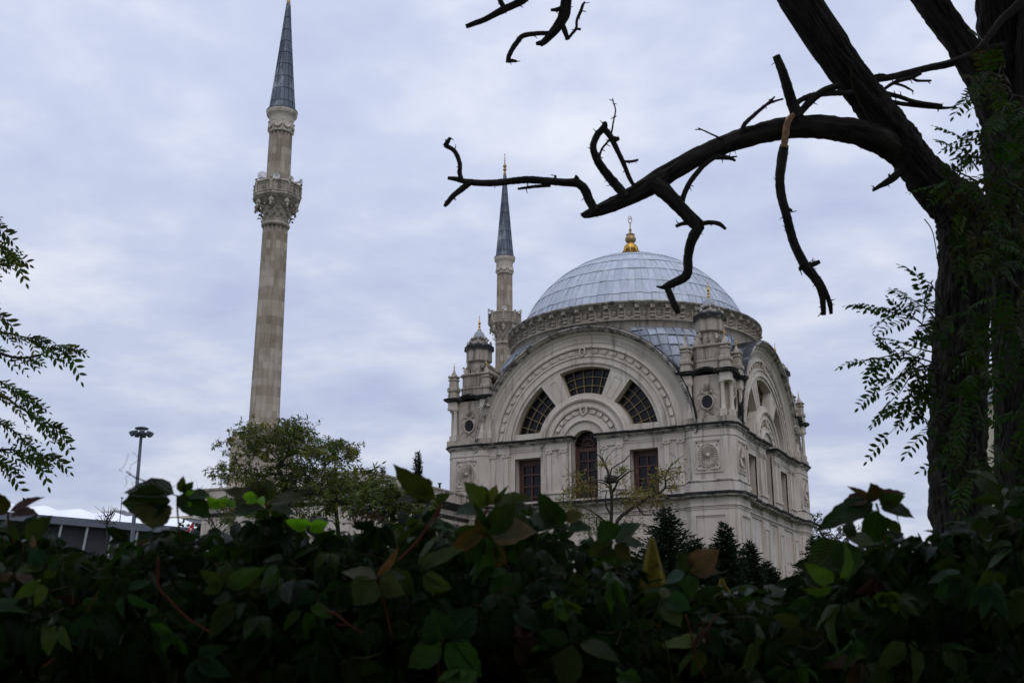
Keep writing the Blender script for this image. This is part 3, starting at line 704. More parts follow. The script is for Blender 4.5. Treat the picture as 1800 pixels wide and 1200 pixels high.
def face_trim(put):
    ros = MB(); ros_l.append(ros)
    # upper panel frame with the round rosette, lower sunk panel frame
    for u0, u1, z0, z1 in ((-.106, .106, -.079, -.070), (-.106, .106, -.312, -.303), (-.106, -.097, -.303, -.079), (.097, .106, -.303, -.079)):
        fbox(tw, put, u0, u1, .18, .198, z0, z1)
    for u0, u1, z0, z1 in ((-.094, .094, -.089, -.084), (-.094, .094, -.298, -.293), (-.094, -.089, -.293, -.089), (.089, .094, -.293, -.089)):
        fbox(tw, put, u0, u1, .18, .1945, z0, z1)
    for u0, u1, z0, z1 in ((-.120, .120, -.622, -.610), (-.120, -.108, -1.30, -.622), (.108, .120, -1.30, -.622), (-.106, -.101, -1.3, -.627), (.101, .106, -1.3, -.627), (-.106, .106, -.632, -.627)):
        fbox(tlow, put, u0, u1, .18, .205 if abs(u0) > .107 or u1 > .107 else .2005, z0, z1)
    n = 28; uc, zc_ = -.002, -.187
    ell = lambda k, r: (uc+r*.072*math.cos(k), zc_+r*.078*math.sin(k))
    for k in range(n):                                 # petals of the rosette
        a = 2*PI*(k+.5)/n; w_ = PI/n*.86
        vs = []
        for r, ww, o in ((.22, .35, .192), (.55, .8, .196), (.85, 1, .203), (.97, .8, .204), (1.0, .4, .200)):
            for q, dz in ((-1, -.005), (0, .0035), (1, -.005)):
                u, z = ell(a+q*w_*ww, r); vs.append(put(u, o+dz, z))
        ros.add(vs, [(j*3+i, j*3+i+1, j*3+i+4, j*3+i+3) for j in range(4) for i in (0, 1)], False)
    for k in range(n):
        a, b_ = 2*PI*k/n, 2*PI*(k+1)/n
        vs = []
        for t in (a, b_):
            for r, o in ((1.02, .188), (1.03, .199), (1.10, .201), (1.13, .19)):
                u, z = ell(t, r); vs.append(put(u, o, z))
        ros.add(vs, [(0, 1, 5, 4), (1, 2, 6, 5), (2, 3, 7, 6)])
    for q1 in (-1, 1):                                 # corner sprays
        for q2 in (-1, 1):
            for k in range(5):
                u, z = uc+q1*(.068+.012*(k % 3)), -.188+q2*(.072+.013*((k*2) % 3)); p = put(u, .193, z); ros.ball(p, .0065, 6)
    for j in range(3):
        rr = (.30, .24, .12)[j]; vs = []
    bb = [put(*ell(0, 0)[:1], 0, 0)]
    ros.ball(put(uc, .194, zc_), .017, 8)
    for q in (-1, 1):
        for z in (-.285,): fbox(ros, put, min(q*.012, q*.078), max(q*.012, q*.078), .19, .199, z-.005, z+.004)
facewise(face_trim)
tcl = []                                               # (name, mesh, material) of every moulding on a turret
def tsw(nm, path, prof, mt):
    m = MB(); m.sweep(path, prof, True); tcl.append((nm, m, mt)); return m
tsw('cornice', csq(.196, .055), [(-.02, -.4955), (.010, -.4955), (.016, -.487), (.042, -.485), (.044, -.475), (.044, -.4725), (-.02, -.4725)], 'crust_part')
tsw('cornice_lip', csq(.196, .055), [(-.02, -.473), (.048, -.473), (.054, -.470), (.058, -.456), (.04, -.452), (-.02, -.4495)], 'crust')
tsw('cornice', csq(.190, .055), [(-.02, .0085), (.008, .0085), (.010, .019), (.020, .023), (.022, .0325), (.022, .0345), (-.02, .0345)], 'crust_part')
tsw('cornice_lip', csq(.190, .055), [(-.02, .034), (.027, .034), (.032, .038), (.035, .048), (.025, .0515), (-.02, .0545)], 'crust')
tsw('string_course', csq(.190, .055), [(-.01, -.046), (.004, -.046), (.006, -.041), (.003, -.039), (-.01, -.039)], 'stone')
tsw('string_course', csq(.200, .057), [(-.01, -.382), (.004, -.382), (.008, -.373), (.004, -.3665), (-.01, -.3645)], 'crust_part')
moss = MB(); slab(moss, .188, .055, .05, .088); 
for a, b_ in ((1, 1), (1, -1), (-1, 1), (-1, -1)):
    pass
up_ = MB()
slab(up_, .150, .045, .086, .46)                       # core behind the columns
def upper(put):
    # wall panel with the oculus frame and shell, low parapet
    fbox(up_, put, -.098, .098, .12, .156, .088, .418)
    fbox(up_, put, -.070, .070, .15, .176, .086, .104)
    fbox(up_, put, -.030, .030, .15, .166, .104, .118)
    n = 24
    for k in range(n):                                 # moulded oval ring
        a, b_ = 2*PI*k/n, 2*PI*(k+1)/n; vs = []
        for t in (a, b_):
            for r, o in ((1.0, .154), (1.0, .163), (1.12, .170), (1.30, .168), (1.36, .155)):
                vs.append(put(.041*r*math.cos(t), o, .212+.046*r*math.sin(t)))
        up_.add(vs, [(i, i+1, i+6, i+5) for i in range(4)])
    for k in range(9):                                 # scallop shell
        a = PI*(k+.5)/9; r1 = .047
        vs = []
        for r, o in ((.008, .160), (.030, .166), (r1, .168), (r1+.004, .158)):
            for q in (-1, 0, 1):
                t = a+q*PI/18; vs.append(put(r*math.cos(t)*.98, o+(.004 if q == 0 else -.002), .296+r*1.1*math.sin(t)))
        up_.add(vs, [(j*3+i, j*3+i+1, j*3+i+4, j*3+i+3) for j in range(3) for i in (0, 1)])
    for q in (-1, 1):
        up_.ball(put(q*.034, .160, .287), .013, 8); up_.ball(put(q*.018, .160, .280), .010, 8)
        for (ua, za), (ub, zb) in (((.052, .285), (.078, .262)), ((.062, .240), (.074, .20)), ((.058, .17), (.078, .148)), ((.012, .140), (.035, .128)), ((.035, .128), (.022, .115))):
            up_.tube([put(q*ua, .158, za), put(q*ub, .158, zb)], [.0045, .003], 6)
    up_.ball(put(0, .160, .150), .011, 8)
    # entablature: blocks over the column pairs, curved hood between
    m = 12; hood = MB(); tcl.append(('hood_moulding', hood, 'crust'))
    for k in range(m):
        t0, t1 = -1+2*k/m, -1+2*(k+1)/m; vs = []
        for t in (t0, t1):
            zz = .418+.038*math.cos(t*PI/2)**.8 if abs(t) < 1 else .418
            for o, dz in ((.13, -.012), (.163, -.012), (.167, -.004), (.190, .004), (.195, .018), (.13, .024)): vs.append(put(t*.104, o, zz+dz))
        hood.add(vs, [(i, i+1, i+7, i+6) for i in range(5)])
    vs = [put(t/10*.104, .150, z) for t in range(-10, 11) for z in (.40, .418+.030*math.cos(t/10*PI/2))]
    up_.add(vs, [(2*i, 2*i+2, 2*i+3, 2*i+1) for i in range(20)])
facewise(upper)
CP = [(.124, .172), (.174, .122)]                      # column places off the tower centre (and mirrored)
cols = [(sx_*a, sy_*b_) for sx_, sy_ in ((-1, -1), (1, -1), (1, 1)) for a, b_ in CP]
for sx_, sy_ in ((-1, -1), (1, -1), (1, 1), (-1, 1)):
    # corner entablature block, its cornice and the plinth under each pair
    cx_, cy_ = 1+sx_*.148, -1+sy_*.148
    pl = [(x, y) for x, y in csq(.046, .030, cx_, cy_)]
    up_t = MB(); tcl.append(('entablature', up_t, 'stone'))
    up_t.loft([[(x, y, z) for x, y in csq(.046, .013, cx_, cy_)] for z in (.356, .376)]); up_t.loft([[(x, y, z) for x, y in csq(.043, .012, cx_, cy_)] for z in (.376, .4195)])
    tc_ = MB(); tcl.append(('corner_cornice', tc_, 'crust'))
    tc_.sweep(csq(.046, .013, cx_, cy_), [(-.02, .4185), (.006, .4185), (.010, .426), (.026, .430), (.028, .439), (.036, .446), (.022, .449), (-.03, .452)], True)
    tc_.loft([[(x, y, z) for x, y in csq(.05, .013, cx_, cy_)] for z in (.440, .4505)])
    up_.loft([[(x, y, z) for x, y in csq(.050, .020, cx_, cy_)] for z in (.052, .096)])
top = MB()
slab(top, .128, .040, .44, .475); slab(top, .120, .040, .475, .532); slab(top, .126, .042, .532, .546)
slab(top, .114, .038, .546, .640)
for k in range(11):
    u = -.075+.015*k
    for put in (lambda u, o, z: (1+u, -1-o, z), lambda u, o, z: (1+o, -1+u, z), lambda u, o, z: (1-o, -1+u, z)):
        if k % 2: fbox(top, put, u-.006, u+.006, .10, .119, .560, .628)
slab(top, .122, .042, .640, .648); slab(top, .130, .044, .648, .660); slab(top, .110, .036, .660, .668)
oct_ = lambda r, z, a0=PI/8: [(1+r*math.cos(a0+PI*k/4), -1+r*math.sin(a0+PI*k/4), z) for k in range(8)]
top.loft([oct_(.082, .664), oct_(.080, .776)]); top.loft([oct_(.094, .772), oct_(.1075, .778), oct_(.109, .786), oct_(.108, .872), oct_(.113, .876), oct_(.116, .884)])
for k in range(8):
    a = PI*k/4; ca, sa = math.cos(a), math.sin(a)
    for q in range(14):                                # lozenge outline on each face of the lantern
        t0, t1 = 2*PI*q/14, 2*PI*(q+1)/14; pt = lambda t: (.022*math.cos(t)*(1-.25*abs(math.sin(2*t))), .831+.032*math.sin(t))
        (ua, za), (ub, zb) = pt(t0), pt(t1)
        P_ = lambda u, z: (1+.1005*ca-u*sa, -1+.1005*sa+u*ca, z)
        top.tube([P_(ua, za), P_(ub, zb)], [.0018, .0018], 4, cap=False)
for k in range(4):                                     # scroll buttresses at the diagonals, medallions on the faces
    a = PI/4+PI*k/2; ca, sa = math.cos(a), math.sin(a)
    for rr, zz, rad in ((.112, .690, .030), (.094, .752, .021)):
        top.lathe([(rad*.3, -.020), (rad, -.018), (rad, .018), (rad*.3, .020)], (0, 0), 14)
        for i in range(len(top.v)-56, len(top.v)):
            x, y, z = top.v[i]; top.v[i] = (1+(rr+x)*ca-z*sa, -1+(rr+x)*sa+z*ca, zz+y)
    top.tube([(1+.118*ca, -1+.118*sa, .70), (1+.098*ca, -1+.098*sa, .725), (1+.09*ca, -1+.09*sa, .75)], [.017, .013, .014], 6)
    top.ball((1+.135*ca, -1+.135*sa, .722), .010, 6)
    a = PI*k/2; ca, sa = math.cos(a), math.sin(a)
    top.lathe([(.001, -.004), (.027, 0), (.028, .005), (.020, .009), (.013, .007), (.008, .011), (.001, .012)], (0, 0), 16)
    for i in range(len(top.v)-7*16, len(top.v)):
        x, y, z = top.v[i]; top.v[i] = (1+(.075+z)*ca-x*sa, -1+(.075+z)*sa+x*ca, .722+y*1.25)
eav = MB()
eav.loft([oct_(.110, .884), oct_(.120, .886), oct_(.126, .906), oct_(.124, .913), oct_(.110, .921), oct_(.08, .926)])
for k in range(40):                                    # scalloped valance
    a = 2*PI*(k+.5)/40; f8 = (a-PI/8) % (PI/4)-PI/8; r = .1225*math.cos(PI/8)/math.cos(f8)
    eav.obox((1+r*math.cos(a), -1+r*math.sin(a), .884), (-.007*math.sin(a), .007*math.cos(a), 0), (.003*math.cos(a), .003*math.sin(a), 0), (0, 0, .010))
cap_ = MB()
cap_.loft([oct_(.086, .922), oct_(.088, .934), oct_(.078, .940), oct_(.066, .944), oct_(.060, .965), oct_(.064, .970)])
for k in range(8):
    a = PI/8+PI*k/4; cap_.ball((1+.096*math.cos(a), -1+.096*math.sin(a), .937), .013, 8, 1.4); cap_.ball((1+.096*math.cos(a), -1+.096*math.sin(a), .956), .006, 6)
    a = PI*k/4; cap_.ball((1+.058*math.cos(a), -1+.058*math.sin(a), .981), .019, 8, .8)
    cap_.ball((1+.075*math.cos(a+PI/8), -1+.075*math.sin(a+PI/8), .972), .009, 6, 1.3)
bell = MB(); bell.lathe([(.058, .978), (.054, .99), (.048, 1.008), (.040, 1.028), (.029, 1.044), (.018, 1.054), (.016, 1.06)], (1, -1), 24, rmod=lambda a, z: 1+.03*math.cos(8*a))
def gilt(mb, c, z, k=1.0):
    mb.lathe([(.001, z-.004*k), (.010*k, z-.003*k), (.0145*k, z+.006*k), (.012*k, z+.014*k), (.006*k, z+.018*k), (.006*k, z+.026*k), (.010*k, z+.030*k), (.010*k, z+.038*k), (.006*k, z+.042*k), (.006*k, z+.050*k),
              (.011*k, z+.057*k), (.0105*k, z+.066*k), (.0055*k, z+.082*k), (.004*k, z+.088*k), (.003*k, z+.10*k), (.0022*k, z+.118*k), (.0035*k, z+.122*k), (.001, z+.131*k)], c, 12)
gf = MB(); gilt(gf, (1, -1), 1.059)
PINC = [(sx_*.152, sy_*.152) for sx_, sy_ in ((-1, -1), (1, -1), (1, 1), (-1, 1))]
def pinnacle():
    p = MB()
    sq = lambda h, z, c=.3: [(x, y, z) for x, y in csq(h, h*c, 0, 0)]
    p.loft([sq(.042, .445), sq(.041, .488)]); p.loft([sq(.038, .488), sq(.0365, .512)]); p.loft([sq(.0445, .510), sq(.046, .520), sq(.045, .540), sq(.038, .547)])
    p.loft([sq(.034, .545), sq(.031, .600)]); p.loft([sq(.033, .598), sq(.038, .603), sq(.040, .611), sq(.033, .616), sq(.030, .625)])
    for k in range(4):
        a = PI*k/2; p.obox((.033*math.cos(a), .033*math.sin(a), .572), (-.012*math.sin(a), .012*math.cos(a), 0), (.0025*math.cos(a), .0025*math.sin(a), 0), (0, 0, .018))
    p.loft([sq(.036, .624, .5), sq(.046, .632, .5), sq(.043, .640, .5), sq(.026, .645, .5)])
    for k in range(4):
        a = PI/4+PI*k/2; p.ball((.044*math.cos(a), .044*math.sin(a), .640), .009, 6)
    p.lathe([(.027, .643), (.022, .658), (.016, .672), (.009, .686), (.007, .692)], (0, 0), 12)
    q = MB(); gilt(q, (0, 0), .692, .50)
    return p, q
def column():
    c = MB(); sq = lambda h, z: [(-h, -h, z), (h, -h, z), (h, h, z), (-h, h, z)]
    c.loft([sq(.0215, .092), sq(.0215, .145)])
    c.lathe([(.0200, .145), (.0205, .149), (.0185, .153), (.0168, .156), (.0160, .20), (.0138, .325), (.0135, .328), (.0165, .330), (.0165, .333), (.0140, .335), (.0150, .343), (.0190, .350)], (0, 0), 16)
    c.loft([sq(.0195, .349), sq(.0205, .357)])
    for k in range(4):
        a = PI/4+PI*k/2; c.ball((.021*math.cos(a), .021*math.sin(a), .345), .006, 6)
    return c
TL = lambda p: (p[0]*S, p[1]*S, p[2]*S)                 # local to a placed sub-part
turret = tw.build('corner_turret', M['stone_low'], mosque, TM)
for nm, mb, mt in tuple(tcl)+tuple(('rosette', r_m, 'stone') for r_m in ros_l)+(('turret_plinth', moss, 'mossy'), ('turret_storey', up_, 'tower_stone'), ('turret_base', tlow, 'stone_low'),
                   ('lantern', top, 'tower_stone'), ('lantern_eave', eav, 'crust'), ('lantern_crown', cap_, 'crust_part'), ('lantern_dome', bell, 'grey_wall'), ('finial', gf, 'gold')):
    mb.build(nm, M[mt], turret, TM)
pm, pf = pinnacle(); c_mesh = column()
def place(o, x, y): o.location = ((1+x)*S, (-1+y)*S, Z0*S)
p0 = pm.build('pinnacle', M['tower_stone'], turret, TL); q0 = pf.build('pinnacle_finial', M['gold'], turret, TL)
for i, (x, y) in enumerate(PINC):
    for s_ in (p0, q0):
        o = s_ if i == 0 else s_.copy()
        if i: COL.objects.link(o); o.parent = turret
        place(o, x, y)
k0 = c_mesh.build('column', M['stone'], turret, TL)
for i, (x, y) in enumerate(cols):
    o = k0 if i == 0 else k0.copy()
    if i: COL.objects.link(o); o.parent = turret
    place(o, x, y)
def oculus():
    m = MB(); fr = MB(); n = 20
    m.add([(.041*math.cos(2*PI*k/n), -.1575, .212+.046*math.sin(2*PI*k/n)) for k in range(n)]+[(.041*math.cos(2*PI*k/n), -.150, .212+.046*math.sin(2*PI*k/n)) for k in range(n)],
          [tuple(range(n)), tuple(range(2*n-1, n-1, -1))]+[(k, (k+1) % n, n+(k+1) % n, n+k) for k in range(n)])
    for u in (-.018, .018): fr.box(u-.0022, u+.0022, -.161, -.156, .174, .250)
    for z in (.188, .236): fr.box(-.034, .034, -.1605, -.156, z-.002, z+.002)
    return m, fr
om, of = oculus()
oc = om.build('oculus_pane', M['glass'], turret, TL); ob = of.build('oculus_grille', M['iron'], turret, TL)
for o in (oc, ob):
    place(o, 0, 0); c = o.copy(); COL.objects.link(c); c.parent = turret; c.rotation_euler.z = PI/2
for rz in (PI/2, -PI/2): copy_part(turret, mosque, rz)

# ------------------------------------------------------------------ minarets
def make_minaret(x, y, label, k=1.0, ped=True, horn_dirs=()):
    """heights in mosque units, own origin at the foot; k scales the girth"""
    T = lambda p: (p[0]*S, p[1]*S, (p[2]+Z0)*S)
    root = thing('minaret', label, 'minaret', (x*S, y*S, 0), 'fluted stone minarets with lead spires')
    flute = lambda a, z: 1-.24*abs(math.sin(8*a))**.45
    b_ = MB(); sq = lambda h, z: [(-h, -h, z), (h, -h, z), (h, h, z), (-h, h, z)]
    b_.loft([sq(.30, GZ), sq(.30, -.40)]); b_.loft([sq(.325, -.40), sq(.34, -.37), sq(.335, -.355), sq(.20, -.34)])
    b_.loft([sq(.185, -.345), sq(.180, -.22)]); b_.loft([sq(.176, -.22), sq(.176, .005)])
    b_.loft([sq(.178, .005), sq(.190, .02), sq(.196, .04), sq(.203, .048), sq(.200, .060), sq(.17, .066)])
    b_.loft([sq(.164, .064), sq(.166, .108), sq(.15, .113)])
    b_.lathe([(.150, .112), (.156, .120), (.156, .134), (.146, .143), (.130, .147), (.128, .155), (.134, .160), (.130, .168), (.120, .174)], n=48)
    b_.build('pedestal', M['shaft'], root, T)
    sh = MB(); sh.lathe([(.120, .17), (.1185, .30), (.114, .7), (.108, 1.25), (.1035, 1.80), (.104, 1.845)], n=192, rmod=flute)
    sh.build('shaft', M['shaft'], root, T)
    cp = MB()
    cp.lathe([(.104*k, 1.842), (.113*k, 1.846), (.1175*k, 1.856), (.117*k, 1.866), (.110*k, 1.874), (.104*k, 1.878), (.102*k, 1.95), (.108*k, 1.985), (.125*k, 2.02), (.15*k, 2.045), (.165*k, 2.062)], n=48)
    for ring_, (n_, z_, r_, L_) in enumerate(((12, 1.900, .104, .040), (12, 1.940, .106, .055), (12, 1.975, .112, .060))):   # curled leaves
        for i in range(n_):
            a = 2*PI*(i+ring_*.5)/n_; ca, sa = math.cos(a), math.sin(a); vs = []
            for r, z, hw_ in ((r_, z_-.03, .018), (r_+.008, z_, .022), (r_+.018, z_+L_*.5, .020), (r_+.036, z_+L_*.72, .016), (r_+.046, z_+L_*.62, .011), (r_+.045, z_+L_*.42, .006)):
                for q in (-1, 0, 1): vs.append((k*(r+(.006 if q == 0 else 0))*ca-q*hw_*k*sa, k*(r+(.006 if q == 0 else 0))*sa+q*hw_*k*ca, z))
            fs = [(j*3+i_, j*3+i_+1, j*3+i_+4, j*3+i_+3) for j in range(5) for i_ in (0, 1)]
            cp.add(vs, fs)
    for i in range(8):                                 # volutes and bosses below the balcony corners
        a = PI/8+PI*i/4; ca, sa = math.cos(a), math.sin(a)
        cp.tube([(k*.108*ca, k*.108*sa, 1.985), (k*.135*ca, k*.135*sa, 2.000), (k*.160*ca, k*.160*sa, 2.012), (k*.178*ca, k*.178*sa, 2.005), (k*.182*ca, k*.182*sa, 1.990), (k*.172*ca, k*.172*sa, 1.984)], [.014, .014, .013, .011, .009, .008], 6)
        cp.ball((k*.165*ca, k*.165*sa, 2.032), .025, 8); cp.tube([(k*.172*ca, k*.172*sa, 2.005), (k*.165*ca, k*.165*sa, 2.07)], [.010, .014], 6)
    cp.build('capital', M['tower_stone'], root, T)
    og = lambda r, z: [(k*r*math.cos(PI/8+PI*j/4), k*r*math.sin(PI/8+PI*j/4), z) for j in range(8)]
    bl = MB()
    bl.loft([og(.160, 2.055), og(.186, 2.066), og(.192, 2.074), og(.200, 2.080), og(.206, 2.090), og(.200, 2.100), og(.193, 2.104)])
    bl.loft([og(.191, 2.104), og(.191, 2.196)], cap=False); bl.loft([og(.192, 2.192), og(.204, 2.198), og(.206, 2.206), og(.202, 2.214), og(.186, 2.216), og(.182, 2.205), og(.182, 2.11)])
    for j in range(8):
        a = PI/8+PI*j/4
        bl.lathe([(.012, 2.10), (.016, 2.106), (.010, 2.125), (.013, 2.15), (.010, 2.175), (.016, 2.19), (.012, 2.198)], (k*.196*math.cos(a), k*.196*math.sin(a)), 8)
        bl.ball((k*.200*math.cos(a), k*.200*math.sin(a), 2.222), .012, 8, 1.1)
        a = PI*j/4; ca, sa = math.cos(a), math.sin(a); d_ = k*.191*math.cos(PI/8); hw_ = k*.052
        for u0, u1, z0, z1 in ((-1, 1, 2.112, 2.120), (-1, 1, 2.180, 2.188), (-1, -.87, 2.12, 2.18), (.87, 1, 2.12, 2.18)):
            um, du = (u0+u1)/2*hw_, (u1-u0)/2*hw_
            bl.obox((d_*ca-um*sa, d_*sa+um*ca, (z0+z1)/2), (-du*sa, du*ca, 0), (.006*ca, .006*sa, 0), (0, 0, (z1-z0)/2))
        for q in range(8):
            t = 2*PI*q/8; u, z = .022*math.cos(t), 2.150+.016*math.sin(t); bl.ball((d_*ca-u*sa, d_*sa+u*ca, z), .0065, 6)
        bl.ball((d_*ca, d_*sa, 2.150), .010, 6)
    bl.build('balcony', M['tower_stone'], root, T)
    up = MB(); up.lathe([(.1010*k, 2.11), (.0995*k, 2.35), (.0970*k, 2.70)], n=192, rmod=flute); up.build('upper_shaft', M['shaft'], root, T)
    nk = MB()
    nk.lathe([(.098*k, 2.695), (.100*k, 2.70), (.099*k, 2.71), (.098*k, 2.79), (.104*k, 2.815), (.106*k, 2.83), (.112*k, 2.842), (.124*k, 2.860), (.131*k, 2.878), (.132*k, 2.892), (.126*k, 2.900)], n=48)
    for i in range(8):                                 # garlands hung between studs, egg moulding above
        a0, a1 = 2*PI*i/8, 2*PI*(i+1)/8; pts = []
        for q in range(7):
            t = q/6; a = a0+(a1-a0)*t; pts.append((k*.104*math.cos(a), k*.104*math.sin(a), 2.785-.06*math.sin(PI*t)**.9))
        nk.tube(pts, [.006, .009, .012, .013, .012, .009, .006], 6)
        nk.ball((k*.106*math.cos(a0), k*.106*math.sin(a0), 2.792), .011, 6); nk.tube([(k*.104*math.cos(a0), k*.104*math.sin(a0), 2.785), (k*.105*math.cos(a0), k*.105*math.sin(a0), 2.70)], [.008, .004], 6)
    for i in range(36):
        a = 2*PI*i/36; nk.ball((k*.122*math.cos(a), k*.122*math.sin(a), 2.862), .0075, 6)
    nk.build('collar', M['stone'], root, T)
    cn = MB(); rr_ = random.Random(3); NS = 16
    z0, z1, ra, rb = 2.896, 3.945, .1125*k, .0150
    cn.lathe([(.133*k, 2.893), (.134*k, 2.902), (.114*k, 2.915)], n=48, tint=(.3, .3, .3))
    rows_ = [0, .075, .19, .305, .42, .53, .64, .75, .87, 1]
    for j in range(len(rows_)-1):
        ta, tb = rows_[j], rows_[j+1]; n_ = NS if j < 6 else NS//2
        prof_ = lambda t: ra+(rb-ra)*(t**.90)
        for i in range(n_):
            t_ = rr_.uniform(.75, 1.2); vs = []
            for t, lf in ((ta, .0022), (tb, 0)):
                for e_ in (0, .5, 1):
                    a = 2*PI*(i+e_)/n_; r = prof_(t)+lf; vs.append((r*math.cos(a), r*math.sin(a), z0+(z1-z0)*t))
            cn.add(vs, [(0, 1, 4, 3), (1, 2, 5, 4)], True, (t_, t_, t_*1.02))
            a = 2*PI*i/n_; ca, sa = math.cos(a), math.sin(a)
            cn.loft([[((prof_(t)+h)*ca-q*sa, (prof_(t)+h)*sa+q*ca, z0+(z1-z0)*t) for q, h in ((-.0024, -.003), (-.0018, .0042), (.0018, .0042), (.0024, -.003))] for t in (ta, tb)], False, True, (.35, .35, .37))
        cn.lathe([(prof_(ta)+.001, z0+(z1-z0)*ta-.002), (prof_(ta)+.0036, z0+(z1-z0)*ta-.001), (prof_(ta)+.001, z0+(z1-z0)*ta+.002)], n=32, tint=(.3, .3, .32))
    cone = cn.build('spire', M['lead_dark'], root, T)
    gm = MB()
    gm.lathe([(.015, 3.943), (.0165, 3.95), (.0165, 3.975), (.012, 3.985), (.007, 3.992), (.018, 4.000), (.023, 4.012), (.018, 4.024), (.009, 4.030), (.010, 4.036), (.021, 4.046), (.022, 4.062), (.014, 4.080), (.0075, 4.092), (.006, 4.12),
              (.009, 4.124), (.006, 4.13), (.0045, 4.165), (.0065, 4.168), (.004, 4.172), (.002, 4.20), (.0065, 4.205), (.0065, 4.213), (.001, 4.218)], n=16)
    gm.build('finial', M['gold_old'], cone, T)
    for a, kind in horn_dirs:                          # loudspeakers and floodlights on the balcony
        h = MB(); ca, sa = math.cos(a), math.sin(a); d_ = Vector((ca, sa, 0)); t_ = Vector((-sa, ca, 0))
        c = d_*.125*k+Vector((0, 0, 2.245))
        if kind == 'horn':
            rings = [[tuple(c+d_*dd+(t_*math.cos(2*PI*q/14)+Vector((0, 0, 1))*math.sin(2*PI*q/14))*rr) for q in range(14)] for dd, rr in ((-.02, .008), (0, .010), (.02, .016), (.032, .028), (.034, .029), (.030, .026), (.008, .012))]
            h.loft(rings, True); h.obox(c-Vector((0, 0, .02)), t_*.006, d_*.006, (0, 0, .02)); h.build('loudspeaker', M['white_paint'], root, T)
        elif kind == 'rim':
            c = d_*.185*k+Vector((0, 0, 2.232))
            rings = [[tuple(c+d_*dd+(t_*math.cos(2*PI*q/14)+Vector((0, 0, 1))*math.sin(2*PI*q/14))*rr) for q in range(14)] for dd, rr in ((-.03, .008), (0, .010), (.02, .014), (.034, .024), (.030, .022), (.01, .010))]
            h.loft(rings, True); h.build('loudspeaker', M['white_paint'], root, T)
        else:
            c = d_*.165*k+Vector((0, 0, 2.262))
            h.obox(c, t_*.029, d_*.022, (0, 0, .026)); h.obox(c+d_*.023+Vector((0, 0, -.004)), t_*.018, d_*.002, (0, 0, .004)); h.obox(c+Vector((0, 0, -.035)), t_*.02, d_*.01, (0, 0, .01))
            h.obox(c+Vector((0, 0, .029))+t_*.006, t_*.010, d_*.010, (0, 0, .005)); h.build('floodlight_box', M['white_paint'], root, T)
    return root
dirc = lambda x, y: math.atan2(CAM.y/S-y, CAM.x/S-x)
MX, MY = -2.352, 2.0793
a_ = dirc(MX, -MY)
make_minaret(MX, -MY, 'tall near minaret standing free against the sky behind the round leafy tree', 1.0, True, ((a_-.1, 'horn'), (a_-.95, 'box'), (a_+.75, 'horn'), (a_+1.05, 'rim')))
a_ = dirc(MX, MY)
make_minaret(MX, MY, 'farther minaret rising behind the left turret and the dome of the mosque', .925, False, ((a_, 'horn'), (a_-1.1, 'rim'), (a_+1.2, 'rim')))

# ------------------------------------------------------------------ pavilion wing
wing = thing('pavilion_wing', 'long low stone wing with a stained parapet running forward from the mosque', 'building')
wb = MB(); XW = -.983
wb.box(-1.72, XW, -2.62, -1.185, GZ, -.46); wb.box(-2.62, -1.715, -2.42, 2.3, GZ, -.46); wb.box(-1.72, -1.19, -1.19, 2.3, GZ, -.46)
wb.build('wall', M['stone_low'], wing, TM)
pr = MB()
ppath = [(-2.62, -2.42), (-1.72, -2.42), (-1.72, -2.62), (XW, -2.62), (XW, -1.19)]
pr.sweep(ppath, [(-.05, -.452), (-.004, -.452), (-.004, -.372), (.008, -.368), (.010, -.356), (-.05, -.352)])
for i in range(9):
    y = -2.58+i*.165; pr.box(XW-.01, XW+.006, y-.012, y+.012, -.450, -.373)
pr.build('parapet', M['wing_stone'], wing, TM)
wc = MB(); wc.sweep(ppath, [(-.02, -.505), (.006, -.505), (.012, -.492), (.040, -.488), (.044, -.474), (.058, -.468), (.060, -.458), (.04, -.4545), (-.03, -.4535)])
wc.sweep(ppath, [(-.01, -.575), (.006, -.575), (.008, -.566), (.014, -.560), (.016, -.548), (-.01, -.544)])
wc.build('cornice', M['crust'], wing, TM)
rf = MB(); rf.loft([[(-1.73, -2.6, -.455), (XW-.05, -2.6, -.455), (XW-.05, -1.2, -.455), (-1.73, -1.2, -.455)], [(-1.40, -2.4, -.345), (-1.30, -2.4, -.345), (-1.30, -1.2, -.345), (-1.40, -1.2, -.345)]]); rf.build('roof', M['lead_dark'], wing, TM)
for i, y in enumerate((-2.40, -2.05, -1.70, -1.36)):
    w_ = MB()
    w_.box(XW-.01, XW+.010, y-.085, y+.085, -1.35, -.80); w_.box(XW, XW+.026, y-.115, y+.115, -.835, -.820); w_.box(XW, XW+.030, y-.12, y+.12, -.792, -.785)
    for q in (-1, 1):
        w_.loft([[(XW, y+q*.125, -.820), (XW, y+q*.125, -.807), (XW, y, -.752), (XW, y, -.768)], [(XW+.032, y+q*.125, -.820), (XW+.032, y+q*.125, -.807), (XW+.032, y, -.752), (XW+.032, y, -.768)]])
        w_.box(XW, XW+.02, y+q*.095-.012, y+q*.095+.012, -1.35, -.835)
    o = w_.build('window', M['stone'], wing, TM)
    gl = MB(); gl.box(XW, XW+.0125, y-.06, y+.06, -1.30, -.86); gl.build('pane', M['glass'], o, TM)
for y in (-2.02, -1.56):                              # vent pipes standing on the parapet
    v = MB(); v.lathe([(.008, -.37), (.008, -.310), (.017, -.308), (.017, -.302), (.004, -.300)], (XW-.05, y), 10); v.build('vent_pipe', M['iron'], wing, TM)

